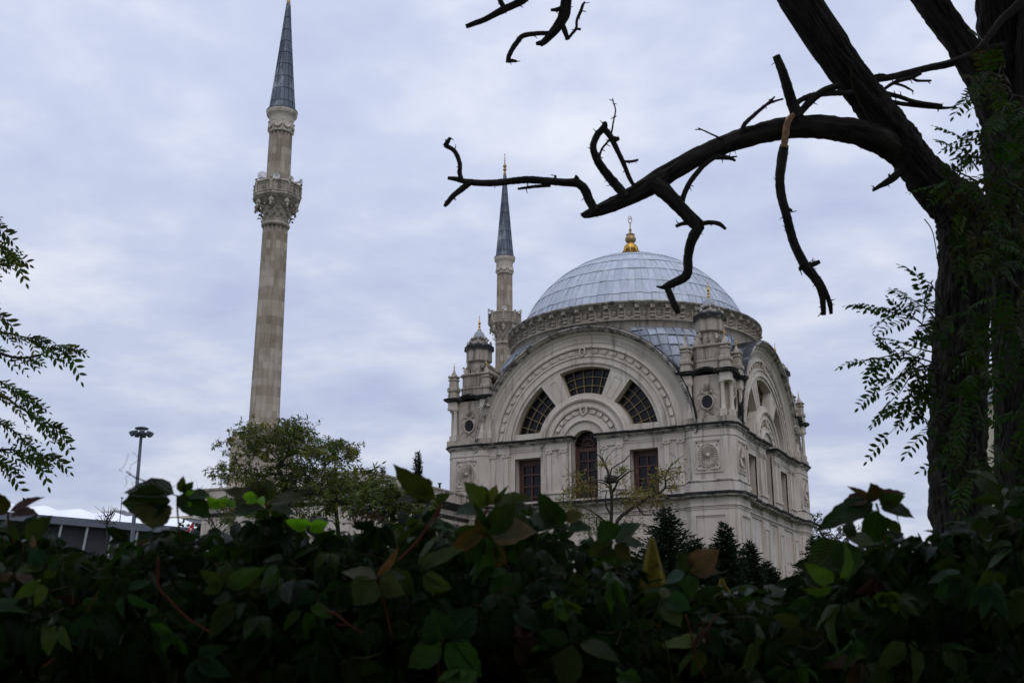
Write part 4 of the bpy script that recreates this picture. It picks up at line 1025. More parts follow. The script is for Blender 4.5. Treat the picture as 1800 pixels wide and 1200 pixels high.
# ------------------------------------------------------------------ far background on the left
terminal = thing('membrane_roof_hall', 'long low hall under a scalloped white membrane roof, far left behind the hedge', 'building')
A_, B_ = at(-60, 898, 165), at(345, 932, 190)
ax_ = Vector((B_.x-A_.x, B_.y-A_.y, 0)); L_ = ax_.length; ax_.normalize(); nx_ = Vector((ax_.y, -ax_.x, 0))
if nx_.dot(CAM-A_) < 0: nx_ = -nx_
TZ = at(-60, 898, 165).z
def tp(s_, o, z): return tuple(Vector((A_.x, A_.y, 0))+ax_*s_+nx_*o+Vector((0, 0, z)))
r_ = MB(); nu, nv = 90, 10; vs = []
per = L_/6.5
for i in range(nu+1):
    s_ = L_*i/nu; hump = abs(math.sin(PI*(s_/per+.2)))**.8
    for j in range(nv+1):
        t = j/nv; vs.append(tp(s_, 1-26*t, TZ+(.25+hump*1.8*math.sin(PI*min(1, t*5)/2)+t*1.5)*(1 if t < .8 else 5*(1-t))))
r_.add(vs, [(i*(nv+1)+j, i*(nv+1)+j+1, (i+1)*(nv+1)+j+1, (i+1)*(nv+1)+j) for i in range(nu) for j in range(nv)], True)
r_.build('membrane_roof', M['roof_white'], terminal)
def tbox(mb, s0, s1, o0, o1, z0, z1):
    vs = [tp(s_, o, z) for z in (z0, z1) for s_, o in ((s0, o0), (s1, o0), (s1, o1), (s0, o1))]
    mb.add(vs, [(0, 3, 2, 1), (4, 5, 6, 7), (0, 1, 5, 4), (1, 2, 6, 5), (2, 3, 7, 6), (3, 0, 4, 7)])
m_ = MB(); tbox(m_, -4, L_+2, -1, 1.4, TZ-.9, TZ+.25); m_.build('fascia', M['steel_grey'], terminal)
m_ = MB(); tbox(m_, 0, L_, -24, -.2, 0, TZ-.9); m_.build('wall', M['dark_wall'], terminal)
for i in range(9):
    m_ = MB(); s_ = L_*(i+.35)/9; m_.tube([tp(s_, 1.0, TZ-.9), tp(s_-.3, .6, TZ-5.5)], [.2, .2], 6); m_.build('strut', M['grey_wall'], terminal)
m_ = MB(); tbox(m_, -4, L_*.95, -.2, 1.6, TZ-7.6, TZ-5.6); m_.build('balcony_band', M['ivory'], terminal)
for i in range(8):
    m_ = MB(); s_ = L_*(i+.5)/8; tbox(m_, s_-.6, s_+.6, .2, 1.4, 0, TZ-7.6); m_.build('column', M['ivory'], terminal)

mast = thing('floodlight_mast', 'tall grey floodlight mast with a ring of lamps, left of the near minaret', 'light mast')
mb_ = at(233.5, 935, 108); mtop = at(243, 752, 108); MH = mtop.z
mast.location = (mb_.x, mb_.y, 0)
m_ = MB(); m_.lathe([(.24, 0), (.20, MH*.5), (.14, MH)], n=14); m_.build('pole', M['steel_grey'], mast)
m_ = MB(); m_.lathe([(.17, MH-.15), (.75, MH-.1), (.75, MH+.0), (.25, MH+.05), (.2, MH+.35), (.62, MH+.40), (.66, MH+.5), (.3, MH+.62), (.05, MH+.66)], n=20); m_.build('head_frame', M['steel_grey'], mast)
for i in range(9):
    a = 2*PI*i/9; c = Vector((math.cos(a)*.95, math.sin(a)*.95, MH-.05)); d_ = Vector((math.cos(a), math.sin(a), -.55)).normalized(); t_ = Vector((-math.sin(a), math.cos(a), 0)); n_ = d_.cross(t_)
    m_ = MB(); m_.obox(c, d_*.14, t_*.20, n_*.17); m_.tube([c, (math.cos(a)*.6, math.sin(a)*.6, MH-.05)], [.04, .04], 5); m_.build('floodlight', M['steel_grey'], mast)
for px, py0, py1, D, lab in ((208.5, 872, 940, 140, 'thin bare pole beside the white roof'),):
    p = at(px, py1, D); q = at(px, py0, D); t = MB(); t.tube([(p.x, p.y, 0), (p.x, p.y, q.z)], [.09, .05], 6); t.obox((p.x, p.y, q.z), (.12, 0, 0), (0, .12, 0), (0, 0, .06)); tag(t.build('thin_pole', M['steel_grey']), lab, 'pole')
lamp = thing('street_lamp', 'lamp post with small clustered heads seen above the hedge left of the red flag', 'lamp post')
p = at(282, 940, 90); q = at(282, 876, 90); lamp.location = (p.x, p.y, 0)
m_ = MB(); m_.tube([(0, 0, 0), (0, 0, q.z)], [.09, .06], 8); m_.build('pole', M['steel_grey'], lamp)
for i in range(3):
    m_ = MB(); v = RT*(i-1)*.32; zz = q.z-.25*abs(i-1); m_.tube([(0, 0, zz-.3), tuple(v*.6+Vector((0, 0, zz-.12))), tuple(v+Vector((0, 0, zz)))], [.03, .03, .03], 5); m_.lathe([(.03, zz-.02), (.13, zz+.02), (.11, zz+.16), (.02, zz+.22)], (v.x, v.y), 8); m_.build('lamp_head', M['steel_grey'], lamp)
flag = thing('flag_pole', 'red flag with a white crescent and star hanging on its pole above the hedge', 'flag')
p = at(338.5, 950, 95); q = at(338.5, 912, 95); flag.location = (p.x, p.y, 0); FZ = q.z
m_ = MB(); m_.tube([(0, 0, 0), (0, 0, FZ)], [.05, .035], 8); m_.ball((0, 0, FZ+.04), .07, 8); m_.build('pole', M['steel_grey'], flag)
cl_ = MB(); nu, nv = 10, 14
def fpt(i, j, o=0.0):
    u, v = i/nu, j/nv
    return tuple(-RT*(u*(.25+.95*v))+FLAT*(.10*math.sin(u*7+v*2)*u+o)+Vector((0, 0, FZ-.10-v*1.75-u*.30*(1-v))))
cl_.add([fpt(i, j) for i in range(nu+1) for j in range(nv+1)], [(i*(nv+1)+j, i*(nv+1)+j+1, (i+1)*(nv+1)+j+1, (i+1)*(nv+1)+j) for i in range(nu) for j in range(nv)], True)
M['flag_red'] = plain('red_cloth', (0.42, 0.012, 0.02), 0.8, 0, 0.15, 3)
fl_ = cl_.build('flag_cloth', M['flag_red'], flag)
em = MB()
def fe(u, v): 
    p = Vector(fpt(u*nu, v*nv)); return tuple(p-FLAT*.012)
for k in range(14):                                    # crescent
    t0, t1 = .5+5.3*k/14, .5+5.3*(k+1)/14; vs = []
    for t in (t0, t1):
        wth = .10*math.sin((t-.5)/5.3*PI)
        for r in (.17, .17-wth): vs.append(fe(.44+r*1.15*math.cos(t)+(.0 if r == .17 else .02), .40+r*.75*math.sin(t)))
    em.add(vs, [(0, 1, 3, 2)])
cx_, cy_ = .62, .63
st = [fe(cx_+(.15 if k % 2 == 0 else .06)*math.cos(PI*k/5-.3), cy_+(.09 if k % 2 == 0 else .036)*math.sin(PI*k/5-.3)) for k in range(10)]
em.add(st+[fe(cx_, cy_)], [(k, (k+1) % 10, 10) for k in range(10)])
em.build('crescent_and_star', M['white_paint'], fl_)
far_b = thing('office_building', 'pale flat roofed building far off behind the red flag', 'building')
p = at(325, 960, 260); far_b.location = (p.x, p.y, 0); hz_ = at(325, 916, 260).z
m_ = MB(); m_.box(-6, 6, -6, 6, 0, hz_); m_.build('wall', M['grey_wall'], far_b); m_ = MB(); m_.box(-6.3, 6.3, -6.3, 6.3, hz_, hz_+.5); m_.build('roof', M['ivory'], far_b)
for k in range(4):
    m_ = MB(); zz = hz_-1.4-k*2.2; m_.box(-6.05, 6.05, -6.05, 6.05, zz-.5, zz+.5); m_.build('window_band', M['dark_wall'], far_b)
cit = MB(); rr_ = random.Random(9)
for k, (px, py, wd) in enumerate(((196, 905, 7), (212, 903, 8), (224, 908, 6), (240, 903, 9), (256, 909, 8), (272, 905, 7))):
    p = at(px, py, 420); t = MB(); c = Vector((p.x, p.y, 0)); t.obox(c+Vector((0, 0, p.z/2)), RT*wd*.45, FLAT*6, (0, 0, p.z/2)); t.obox(c+Vector((0, 0, p.z+.6)), RT*wd*.2, FLAT*2, (0, 0, .6))
    for q in range(3): t.obox(c-FLAT*6.0+Vector((0, 0, p.z-2-q*3.2)), RT*wd*.40, FLAT*.05, (0, 0, .7))
    tag(t.build('city_building', M['grey_wall']), 'grey city block on the skyline beyond the white roof', 'building', 'city blocks on the skyline beyond the white roof')
p = at(1752, 710, 48)
eh = thing('grey_roofed_building', 'grey building edge glimpsed in the gap between the two dark trunks', 'building'); eh.location = (p.x, p.y, 0)
m_ = MB(); m_.obox((0, 0, (p.z-.35)/2), RT*.9, FLAT*3.0, (0, 0, (p.z-.35)/2)); wl_ = m_.build('wall', M['ivory'], eh)
for k in range(3):
    for q in (-1, 0, 1):
        m_ = MB(); c_ = -FLAT*3.0+RT*q*.56+Vector((0, 0, p.z-2.2-k*3.0)); m_.obox(c_, RT*.17, FLAT*.06, (0, 0, .8)); m_.obox(c_-Vector((0, 0, .9)), RT*.22, FLAT*.12, (0, 0, .06)); m_.build('window', M['dark_wall'], wl_)
m_ = MB(); m_.obox((0, 0, p.z), RT*1.05, FLAT*3.2, (0, 0, .35)); m_.build('roof', M['grey_wall'], eh)

# ------------------------------------------------------------------ leaves
def vjit(r, s): return Vector((r.gauss(0, s), r.gauss(0, s), r.gauss(0, s)))
def diamond(mb, p, d, n, L, w_, tint, droop=0.15):
    """small folded leaf: base p, direction d, normal n"""
    d = d.normalized(); side = d.cross(n)
    if side.length < 1e-5: side = d.orthogonal()
    side.normalize(); n = side.cross(d)
    vs = [p, p+d*L*.30+side*w_*.42-n*L*.02, p+d*L*.66+side*w_*.40-n*L*.05, p+d*L-n*L*droop, p+d*L*.66-side*w_*.40-n*L*.05, p+d*L*.30-side*w_*.42-n*L*.02, p+d*L*.33+n*w_*.10, p+d*L*.68+n*(w_*.08-L*.03)]
    mb.add([tuple(v) for v in vs], [(0, 1, 6), (1, 2, 7, 6), (2, 3, 7), (0, 6, 5), (6, 7, 4, 5), (7, 3, 4)], True, tint)
def pinnate(mb, stem, p, d, n, L, pairs, ll, lw, tint, rnd, bend=0.25, ang=65, taper=.35):
    """feather leaf: curved rachis with leaflet pairs"""
    d = d.normalized(); side = d.cross(n)
    if side.length < 1e-5: side = d.orthogonal()
    side.normalize(); n = side.cross(d).normalized(); pts = []
    for i in range(6):
        t = i/5; pts.append(p+d*L*t-Vector((0, 0, 1))*L*bend*t*t)
    stem.tube(pts, [L*.008, L*.007, L*.006, L*.005, L*.004, L*.002], 4, cap=False, tint=(tint[0]*.9, tint[1]*.8, tint[2]*.8))
    for k in range(pairs+1):
        t = .14+.86*k/pairs; i = min(4, int(t*5)); q = pts[i].lerp(pts[i+1], t*5-i); dd = (pts[i+1]-pts[i]).normalized()
        f = (1-taper*abs(2*t-1.0)**2)*rnd.uniform(.85, 1.12)
        tn = tuple(c*rnd.uniform(.75, 1.25) for c in tint)
        if k == pairs: diamond(mb, q, dd, n, ll*f, lw*f, tn); continue
        for s_ in (-1, 1):
            if rnd.random() < .05: continue
            a = RAD(ang+rnd.uniform(-12, 12)); ld = dd*math.cos(a)+side*s_*math.sin(a)-Vector((0, 0, 1))*rnd.uniform(0, .35)
            diamond(mb, q, ld, (n+vjit(rnd, .25)).normalized(), ll*f, lw*f, tn)

def limb(mb, path, D, rough=.10, seed=0.0, sides=None, step=None, dz=0.0):
    """limb from photograph pixels [(px,py,radius_px,(depth offset))] at depth D"""
    P, R = [], []
    for q in path:
        dd = D+(q[3] if len(q) > 3 else 0)+dz
        P.append(at(q[0], q[1], dd)); R.append(q[2]*dd/FPX)
    rm = max(R)
    sides = sides or (48 if rm > .06 else 20 if rm > .02 else 10 if rm > .008 else 6)
    mb.tube(P, R, sides, rough if rm > .004 else 0, seed, step=step or max(.012, min(.05, rm*.45)))
    return P

# ------------------------------------------------------------------ big dark tree on the right
DT = 6.2
locust = thing('locust_tree', 'big dark tree with a broken dangling branch at the right edge of the photo', 'tree', (at(1690, 900, DT).x, at(1690, 900, DT).y, 0))
LO = locust.location.copy(); toL = lambda p: (p[0]-LO.x, p[1]-LO.y, p[2])
def foot(px, py, r, D, dxy=(0, 0)):
    """pixel path start on the ground below the given point"""
    p = at(px, py, D); return p
tk = MB()
pA = [(1686, 860, 51), (1684, 760, 50), (1687, 640, 48), (1692, 540, 46), (1699, 470, 47), (1702, 420, 52), (1690, 372, 49), (1655, 338, 41), (1618, 298, 35), (1572, 235, 33), (1519, 165, 31), (1460, 85, 32), (1405, 0, 34), (1340, -110, 33), (1230, -240, 27), (1120, -300, 20)]
P, R = [], []
g0 = at(1684, 860, DT)
for z, r in ((-.1, .25), (.35, .18), (.9, .16), (1.5, .152)): P.append(Vector((g0.x+.03*(1.5-z), g0.y, z))); R.append(r)
for q in pA: P.append(at(q[0], q[1], DT)); R.append(q[2]*DT/FPX)
tk.tube(P, R, 96, .15, 1.7, step=.02)
trunk = tk.build('trunk', M['bark'], locust, toL)
def branch(name, path, D, parent, seed, rough=.15, dz=0, mt='bark'):
    m = MB(); limb(m, path, D, rough, seed, dz=dz); rs = random.Random(int(seed*1000))
    if mt == 'bark' and path[0][2] > 2.2:              # short spurs and thorns
        for _ in range(max(2, len(path))):
            i = rs.randrange(len(path)-1); t = rs.random(); q0, q1 = path[i], path[i+1]
            px, py, pr = (q0[k]+(q1[k]-q0[k])*t for k in range(3)); dd = D+dz+(q0[3] if len(q0) > 3 else 0)
            a = rs.uniform(0, 2*PI); L = rs.uniform(3, 9)+pr*.9; x, y = px+L*math.cos(a), py+L*math.sin(a)
            P = [at(px, py, dd), at(px+(x-px)*.6+rs.uniform(-1, 1), py+(y-py)*.6+rs.uniform(-1, 1), dd-.01), at(x, y, dd-.02)]
            m.tube(P, [max(1.0, pr*.28)*dd/FPX, .9*dd/FPX, .35*dd/FPX], 5)
    return m.build(name, M[mt], parent, toL)
tb = MB(); P, R = [], []; g0 = at(1792, 860, DT+.35)
for z, r in ((-.1, .22), (.5, .17), (1.4, .155)): P.append(Vector((g0.x, g0.y, z))); R.append(r)
for q in [(1796, 860, 44), (1795, 740, 45), (1792, 640, 46), (1788, 450, 46), (1783, 320, 48), (1778, 230, 50), (1770, 150, 44), (1760, 70, 38), (1753, 0, 36), (1745, -120, 32), (1740, -260, 26), (1730, -450, 17), (1725, -640, 6)]: P.append(at(q[0], q[1], DT+.35)); R.append(q[2]*(DT+.35)/FPX)
tb.tube(P, R, 96, .13, 4.1, step=.025); trunk2 = tb.build('trunk', M['bark'], locust, toL)
branch('limb', [(1772, 250, 30), (1748, 190, 30), (1712, 115, 27), (1672, 52, 26), (1612, -30, 28), (1540, -130, 25), (1450, -240, 18), (1390, -380, 11), (1350, -520, 4)], DT+.3, trunk2, 7.3)
branch('limb', [(1792, 330, 34), (1806, 180, 26), (1812, 60, 24), (1818, -80, 22), (1826, -280, 17), (1840, -500, 9), (1848, -640, 3)], DT+.2, trunk2, 2.9)
main_b = branch('limb', [(1640, 322, 12, .14), (1610, 290, 20, .11), (1575, 262, 26, .05), (1540, 243, 25), (1495, 230, 22), (1440, 223, 21), (1388, 225, 20), (1330, 236, 18), (1272, 255, 17), (1212, 283, 17), (1160, 315, 18), (1118, 340, 16), (1078, 359, 13), (1045, 372, 10), (1026, 378, 6), (1021, 377, 2)], DT-.06, trunk, 3.3)
subs = [
 [(1046, 370, 8), (1036, 352, 8), (1027, 332, 8), (1014, 322, 7.5), (993, 321, 7), (960, 318, 6.5), (927, 316, 6.5), (893, 319, 6), (860, 322, 6), (823, 320, 5.5), (803, 315, 4.5), (787, 313, 3)],
 [(812, 318, 4.5), (808, 305, 4), (808, 287, 4), (800, 267, 4), (787, 258, 4), (781, 255, 3.5)], [(783, 257, 4), (787, 249, 4), (792, 242, 2.5)],
 [(826, 321, 5.5), (812, 332, 5.5), (797, 344, 5), (786, 357, 4.5), (781, 363, 2.5)],
 [(1100, 345, 8), (1088, 331, 8.5), (1070, 310, 8), (1055, 290, 7.5), (1045, 270, 6.5), (1043, 255, 6), (1050, 237, 6), (1062, 224, 6.5), (1063, 214, 3)],
 [(1060, 224, 6), (1073, 240, 5.5), (1086, 266, 4.5), (1097, 290, 4.2), (1106, 312, 4), (1114, 326, 3)],
 [(1072, 242, 2.5), (1076, 228, 1.7), (1078, 215, 1.5), (1082, 194, 1.3), (1078, 180, 1.2), (1077, 173, .8)], [(1076, 241, 2.5), (1085, 245, 4.5), (1089, 244, 2)],
 [(1098, 284, 2.5), (1110, 284, 2.6), (1122, 281, 2)], [(1054, 288, 3), (1054, 275, 2), (1058, 262, 2), (1066, 252, 2), (1072, 246, 2)],
 [(968, 326, 3), (940, 328, 3), (925, 330, 2.5), (910, 332, 2.2)], [(1020, 322, 3.5), (1014, 312, 3), (1012, 308, 1.5)], [(977, 318, 2.5), (976, 308, 2)], [(1012, 314, 1.8), (996, 318, 1.8)],
 [(1148, 322, 14), (1165, 334, 15), (1182, 350, 13), (1205, 375, 12), (1223, 393, 12.5), (1227, 402, 11), (1219, 415, 9.5), (1213, 432, 8.5), (1209, 455, 8), (1209, 478, 8.5), (1201, 489, 8), (1186, 496, 7.5), (1172, 503, 6.5), (1163, 505, 3), (1153, 503, 1)],
 [(1172, 503, 6), (1177, 515, 6), (1183, 530, 6), (1189, 543, 6), (1193, 551, 4)], [(1226, 398, 5), (1236, 393, 4.5), (1250, 391, 4.2), (1265, 394, 4), (1276, 403, 2.5)], [(1215, 393, 4), (1200, 393, 3.6), (1188, 398, 3)],
 [(1198, 360, 5), (1202, 343, 5), (1212, 322, 4.6), (1225, 304, 4.6), (1240, 288, 4.5), (1258, 275, 4.5)], [(1258, 276, 5), (1275, 277, 4.6), (1284, 278, 3.5), (1293, 283, 2)], [(1283, 277, 2), (1296, 275, 1.2)],
 [(1272, 246, 2), (1255, 238, 1.6), (1240, 231, 1.4), (1227, 225, 1)], [(1232, 228, 1.2), (1222, 228, .8)],
 [(1302, 240, 4), (1308, 220, 4), (1325, 203, 3.6), (1340, 190, 3), (1352, 180, 2.4), (1362, 170, 1.4)], [(1348, 184, 2.2), (1362, 178, 2), (1377, 174, 1.6)],
 [(1401, 212, 7), (1407, 198, 6.5), (1425, 178, 6.5), (1448, 160, 6.5), (1475, 150, 6)],
 [(1392, 196, 4), (1400, 182, 5), (1418, 171, 5), (1440, 166, 5), (1465, 164, 5), (1490, 163, 5), (1520, 160, 4.5, .1), (1550, 163, 4.5, .12), (1580, 170, 4, .12), (1612, 180, 3.8, .12), (1655, 185, 2.5, .12)],
 [(1560, 178, 4, .14), (1590, 183, 4, .14), (1631, 188, 3.6, .14), (1660, 190, 2.6, .14), (1681, 188, 1.5, .14)],
 [(1552, 158, 2.8, .1), (1575, 144, 3.4, .1), (1600, 137, 4, .1), (1618, 128, 4, .1)], [(1602, 136, 2.6, .1), (1612, 142, 2.6, .1), (1637, 142, 1.8, .1)], [(1570, 146, 2.4, .1), (1590, 152, 2.2, .1), (1606, 161, 1.2, .1)],
 [(1530, 139, 5, .2), (1545, 139, 5.5, .2), (1570, 135, 6, .2), (1594, 129, 6, .2), (1630, 120, 6, .2), (1669, 112, 7, .2), (1700, 100, 7, .2), (1730, 87, 6, .2), (1764, 79, 4, .2)],
 [(1533, 134, 2, .2), (1552, 131, 2, .2), (1562, 136, 2, .2)], [(1720, 88, 6, .18), (1740, 62, 6, .18), (1762, 34, 7, .18), (1790, 8, 8, .18), (1815, -30, 9, .18)],
 [(1582, 302, 7), (1572, 311, 7), (1558, 321, 6), (1545, 328, 4), (1534, 336, 1.5)], [(1566, 315, 3), (1562, 306, 1.5)],
 [(1402, 205, 12), (1392, 180, 9.5), (1383, 150, 9), (1374, 122, 8), (1364, 98, 6.5)],
]
for i, q in enumerate(subs):
    branch('dead_branch' if q[0][2] > 3 else 'twig', q, DT-.10, main_b, 5+i*1.37, .14)
hang = branch('dangling_branch', [(1379, 255, 7.5), (1376, 270, 9), (1372, 300, 8.5), (1371, 325, 8), (1375, 350, 8), (1383, 380, 8), (1388, 402, 8), (1396, 428, 8), (1409, 456, 8.5), (1420, 473, 9), (1432, 488, 8), (1440, 503, 6.5), (1445, 520, 5.5), (1447, 540, 5), (1448, 554, 4)], DT-.22, main_b, 9.9, .13)
for q in ([(1418, 468, 5), (1430, 464, 4.6), (1441, 460, 3.5)], [(1426, 474, 5), (1438, 490, 5.5), (1447, 505, 5.2), (1454, 520, 4.6), (1459, 535, 4.6), (1461, 552, 3)], [(1446, 548, 3), (1443, 552, 2), (1442, 549, 1)], [(1384, 372, 2.5), (1390, 369, 3), (1393, 373, 1.5)], [(1412, 460, 3), (1407, 472, 4), (1406, 476, 2)]):
    branch('twig', q, DT-.22, hang, q[0][0]*.01)
m = MB(); limb(m, [(1396, 202, 4), (1388, 208, 5.5), (1383, 222, 5.5), (1380, 240, 5.8), (1378, 259, 6.2)], DT-.235, .35, 2.2, 12); m.build('split_wood', M['raw_wood'], hang, toL)
tops = [
 [(1120, -300, 19), (1010, -260, 15), (960, -150, 10), (940, -40, 8), (925, -5, 7), (903, 9, 6.5), (883, 18, 6.5), (853, 34, 5), (835, 41, 4.6), (819, 47, 4)],
 [(888, 16, 4.5), (880, 3, 4.5), (873, -20, 5), (850, -60, 4)],
 [(1120, -300, 17), (1040, -160, 12), (1002, -40, 9.5), (996, 0, 9.5), (991, 28, 10), (978, 50, 8.5), (962, 68, 6.5), (953, 76, 5.5), (942, 77, 3)], [(955, 74, 4), (952, 82, 1.5)],
 [(970, 59, 4), (945, 59, 4.2), (920, 63, 4.6), (911, 72, 4.8), (902, 84, 4.5), (895, 98, 4.3), (892, 110, 3.5)], [(892, 108, 3.2), (900, 107, 3.4), (908, 108, 2.4)],
 [(988, 42, 5), (993, 55, 4.8), (998, 70, 3.5)], [(998, 69, 2.5), (1006, 59, 2.6), (1013, 50, 2.6), (1014, 36, 2.4), (1020, 22, 3), (1025, 8, 2.5), (1028, 3, 1)], [(1013, 51, 2), (1021, 52, 2.4)], [(990, 12, 4), (980, 17, 4), (968, 18, 2.5)],
]
for i, q in enumerate(tops): branch('dead_branch' if q[0][2] > 3 else 'twig', q, DT-.3, trunk, 21+i*.77, .14)
# thin bare vine hanging down the trunk
for i, q in enumerate(([(1500, 105, .8), (1498, 150, .8), (1530, 215, .8), (1560, 245, .8), (1625, 275, .7)], [(1625, 385, 1), (1640, 410, .9), (1650, 470, .8)], [(1735, 320, 2), (1733, 370, 1.8), (1740, 420, 1.2)])):
    branch('bare_vine', q, DT-.25, trunk, i, 0, 0, 'stem_green')
rl = random.Random(11)
def lt(r, base, v=.35): 
    k = r.uniform(1-v, 1+v); return (base[0]*k*r.uniform(.85, 1.2), base[1]*k, base[2]*k*r.uniform(.8, 1.2))
LG = (0.030, 0.060, 0.009)
def spray(mb, st, px, py, dpx, dpy, D, n, L, ll, lw, base=LG):
    """leafy twig from pixel (px,py) towards (dpx,dpy), carrying n feather leaves"""
    a, b_ = at(px, py, D), at(px+dpx*.66, py+dpy*.66, D+rl.uniform(-.25, .1)); mid = a.lerp(b_, .5)+Vector((0, 0, .05))
    pts = [a, a.lerp(mid, .6), mid, mid.lerp(b_, .6), b_]
    st.tube(pts, [.005, .004, .0035, .003, .0015], 5, tint=(.05, .045, .02))
    d = (b_-a).normalized()
    for k in range(n):
        t = .15+.85*k/max(1, n-1); i = min(3, int(t*4)); p = pts[i].lerp(pts[i+1], t*4-i)
        s_ = 1 if k % 2 else -1
        dir_ = (d*rl.uniform(.3, .9)+UP*s_*rl.uniform(.2, .8)+RT*rl.uniform(-.4, .4)-FW*rl.uniform(-.3, .6)) if k < n-1 else d
        pinnate(mb, st, p, dir_, (Vector((0, 0, 1))*.6-FW*.5+vjit(rl, .35)).normalized(), L*rl.uniform(.7, 1.15), rl.choice((6, 7, 8)), ll, lw, lt(rl, base), rl, rl.uniform(.1, .35))
lv, st = MB(), MB()
for px, py, dx_, dy_, n in ((1660, 600, -150, -75, 6), (1650, 640, -165, -10, 8), (1650, 650, -130, 45, 7), (1655, 600, -110, -60, 7), (1650, 680, -90, 40, 6), (1650, 570, -70, -60, 6), (1640, 690, -95, 90, 5), (1660, 540, -60, -70, 4),
                            (1650, 660, -120, -40, 7), (1645, 620, -100, 20, 7), (1655, 700, -70, 10, 6), (1660, 560, -100, -20, 6), (1640, 640, -80, 70, 5),
                            (1720, 300, -60, -55, 5), (1720, 320, -75, 5, 6), (1740, 270, -50, -30, 4), (1740, 100, -20, -40, 2), (1700, 310, -55, 15, 5), (1745, 110, -20, 20, 2), (1760, 220, -55, 20, 4)):
    spray(lv, st, px, py, dx_*1.12, dy_*1.1, DT-.35+rl.uniform(-.3, .1), max(2, n-2), .19, .044, .021)
for k in range(105):                                   # leafy ivy-like growth hanging over both trunks
    px = rl.uniform(1650, 1830); py = rl.uniform(130, 830)
    if px < 1735 and py < 330: continue
    if px < 1700 and rl.random() < .45: continue
    if 1722 < px < 1768 and 640 < py < 800: continue
    spray(lv, st, px, py, rl.uniform(-55, 40), rl.uniform(-20, 55), DT-.5+rl.uniform(-.3, .2), rl.choice((2, 3, 3)), .23, .052, .023, (0.028, 0.055, 0.009) if rl.random() < .8 else (.045, .045, .014))
lvo = lv.build('foliage', M['leaf_near'], locust, toL); st.build('leaf_stems', M['leaf_near'], lvo, toL)

# ------------------------------------------------------------------ feathery tree at the left edge
DL = 11.5
lt_root = thing('feather_leaved_tree', 'tree reaching in from the left edge with drooping pointed leaflets against the sky', 'tree')
g0 = at(-420, 700, DL); lt_root.location = (g0.x, g0.y, 0); toK = lambda p: (p[0]-g0.x, p[1]-g0.y, p[2])
m = MB(); m.tube([(g0.x, g0.y, -.1), (g0.x+.1, g0.y, 2.2), tuple(at(-300, 650, DL)), tuple(at(-260, 450, DL)), tuple(at(-230, 200, DL))], [.22, .17, .12, .08, .04], 16, .08, 3, step=.2); tr_ = m.build('trunk', M['bark'], lt_root, toK)
lv, st, bb = MB(), MB(), MB()
rl = random.Random(21)
brs = [[(-290, 640), (-140, 620), (-20, 612), (40, 628), (85, 625), (115, 606), (128, 610)], [(-280, 600), (-140, 690), (0, 690), (45, 712), (80, 735), (105, 745)], [(-290, 660), (-150, 770), (-20, 790), (40, 790), (70, 806), (95, 800)],
       [(-270, 520), (-150, 500), (-40, 480), (0, 470), (25, 455)], [(-260, 450), (-130, 440), (-30, 420), (10, 430), (30, 440)], [(-260, 450), (-120, 400), (-40, 392), (0, 395)],
       [(-290, 650), (-150, 700), (-30, 735), (20, 745), (50, 765), (75, 790)], [(-280, 600), (-140, 580), (-40, 580), (10, 582), (50, 590), (80, 596)], [(-290, 650), (-160, 760), (-50, 800), (0, 800), (25, 815)], [(-270, 560), (-120, 540), (-30, 545), (0, 545)], [(-270, 560), (-120, 650), (-20, 655), (30, 680), (60, 700)]]
for i, b_ in enumerate(brs):
    dof = rl.uniform(-.5, .5); P = [at(x-16, y, DL+dof) for x, y in b_]; n_ = len(P)
    bb.tube(P, [max(.003, .028*(1-k/(n_-.4))**1.2) for k in range(n_)], 6, step=.12)
    for k in range(n_-1):
        if b_[k+1][0] < -60: continue
        m_ = 6 if k == n_-2 else 4
        for q in range(m_):
            t = (q+rl.random()*.6)/m_; p = P[k].lerp(P[k+1], t); d = (P[k+1]-P[k]).normalized()
            dr = d*rl.uniform(.3, 1)+UP*rl.uniform(-.55, .5)+RT*rl.uniform(-.1, .7)+FW*rl.uniform(-.5, .5)
            pinnate(lv, st, p, dr, (-FW*.9+Vector((0, 0, .45))+vjit(rl, .4)).normalized(), rl.uniform(.15, .26), rl.choice((4, 5, 5)), .070, .027, lt(rl, (.040, .070, .016) if rl.random() < .8 else (.10, .11, .02)), rl, rl.uniform(.25, .6), 50)
    pinnate(lv, st, P[-1], (P[-1]-P[-2])-Vector((0, 0, .05)), -FW+Vector((0, 0, .4)), .28, 5, .105, .044, lt(rl, (.045, .07, .016)), rl, .5, 50)
bb.build('branches', M['bark_far'], tr_, toK); lo_ = lv.build('foliage', M['leaf_near'], lt_root, toK); st.build('leaf_stems', M['leaf_near'], lo_, toK)

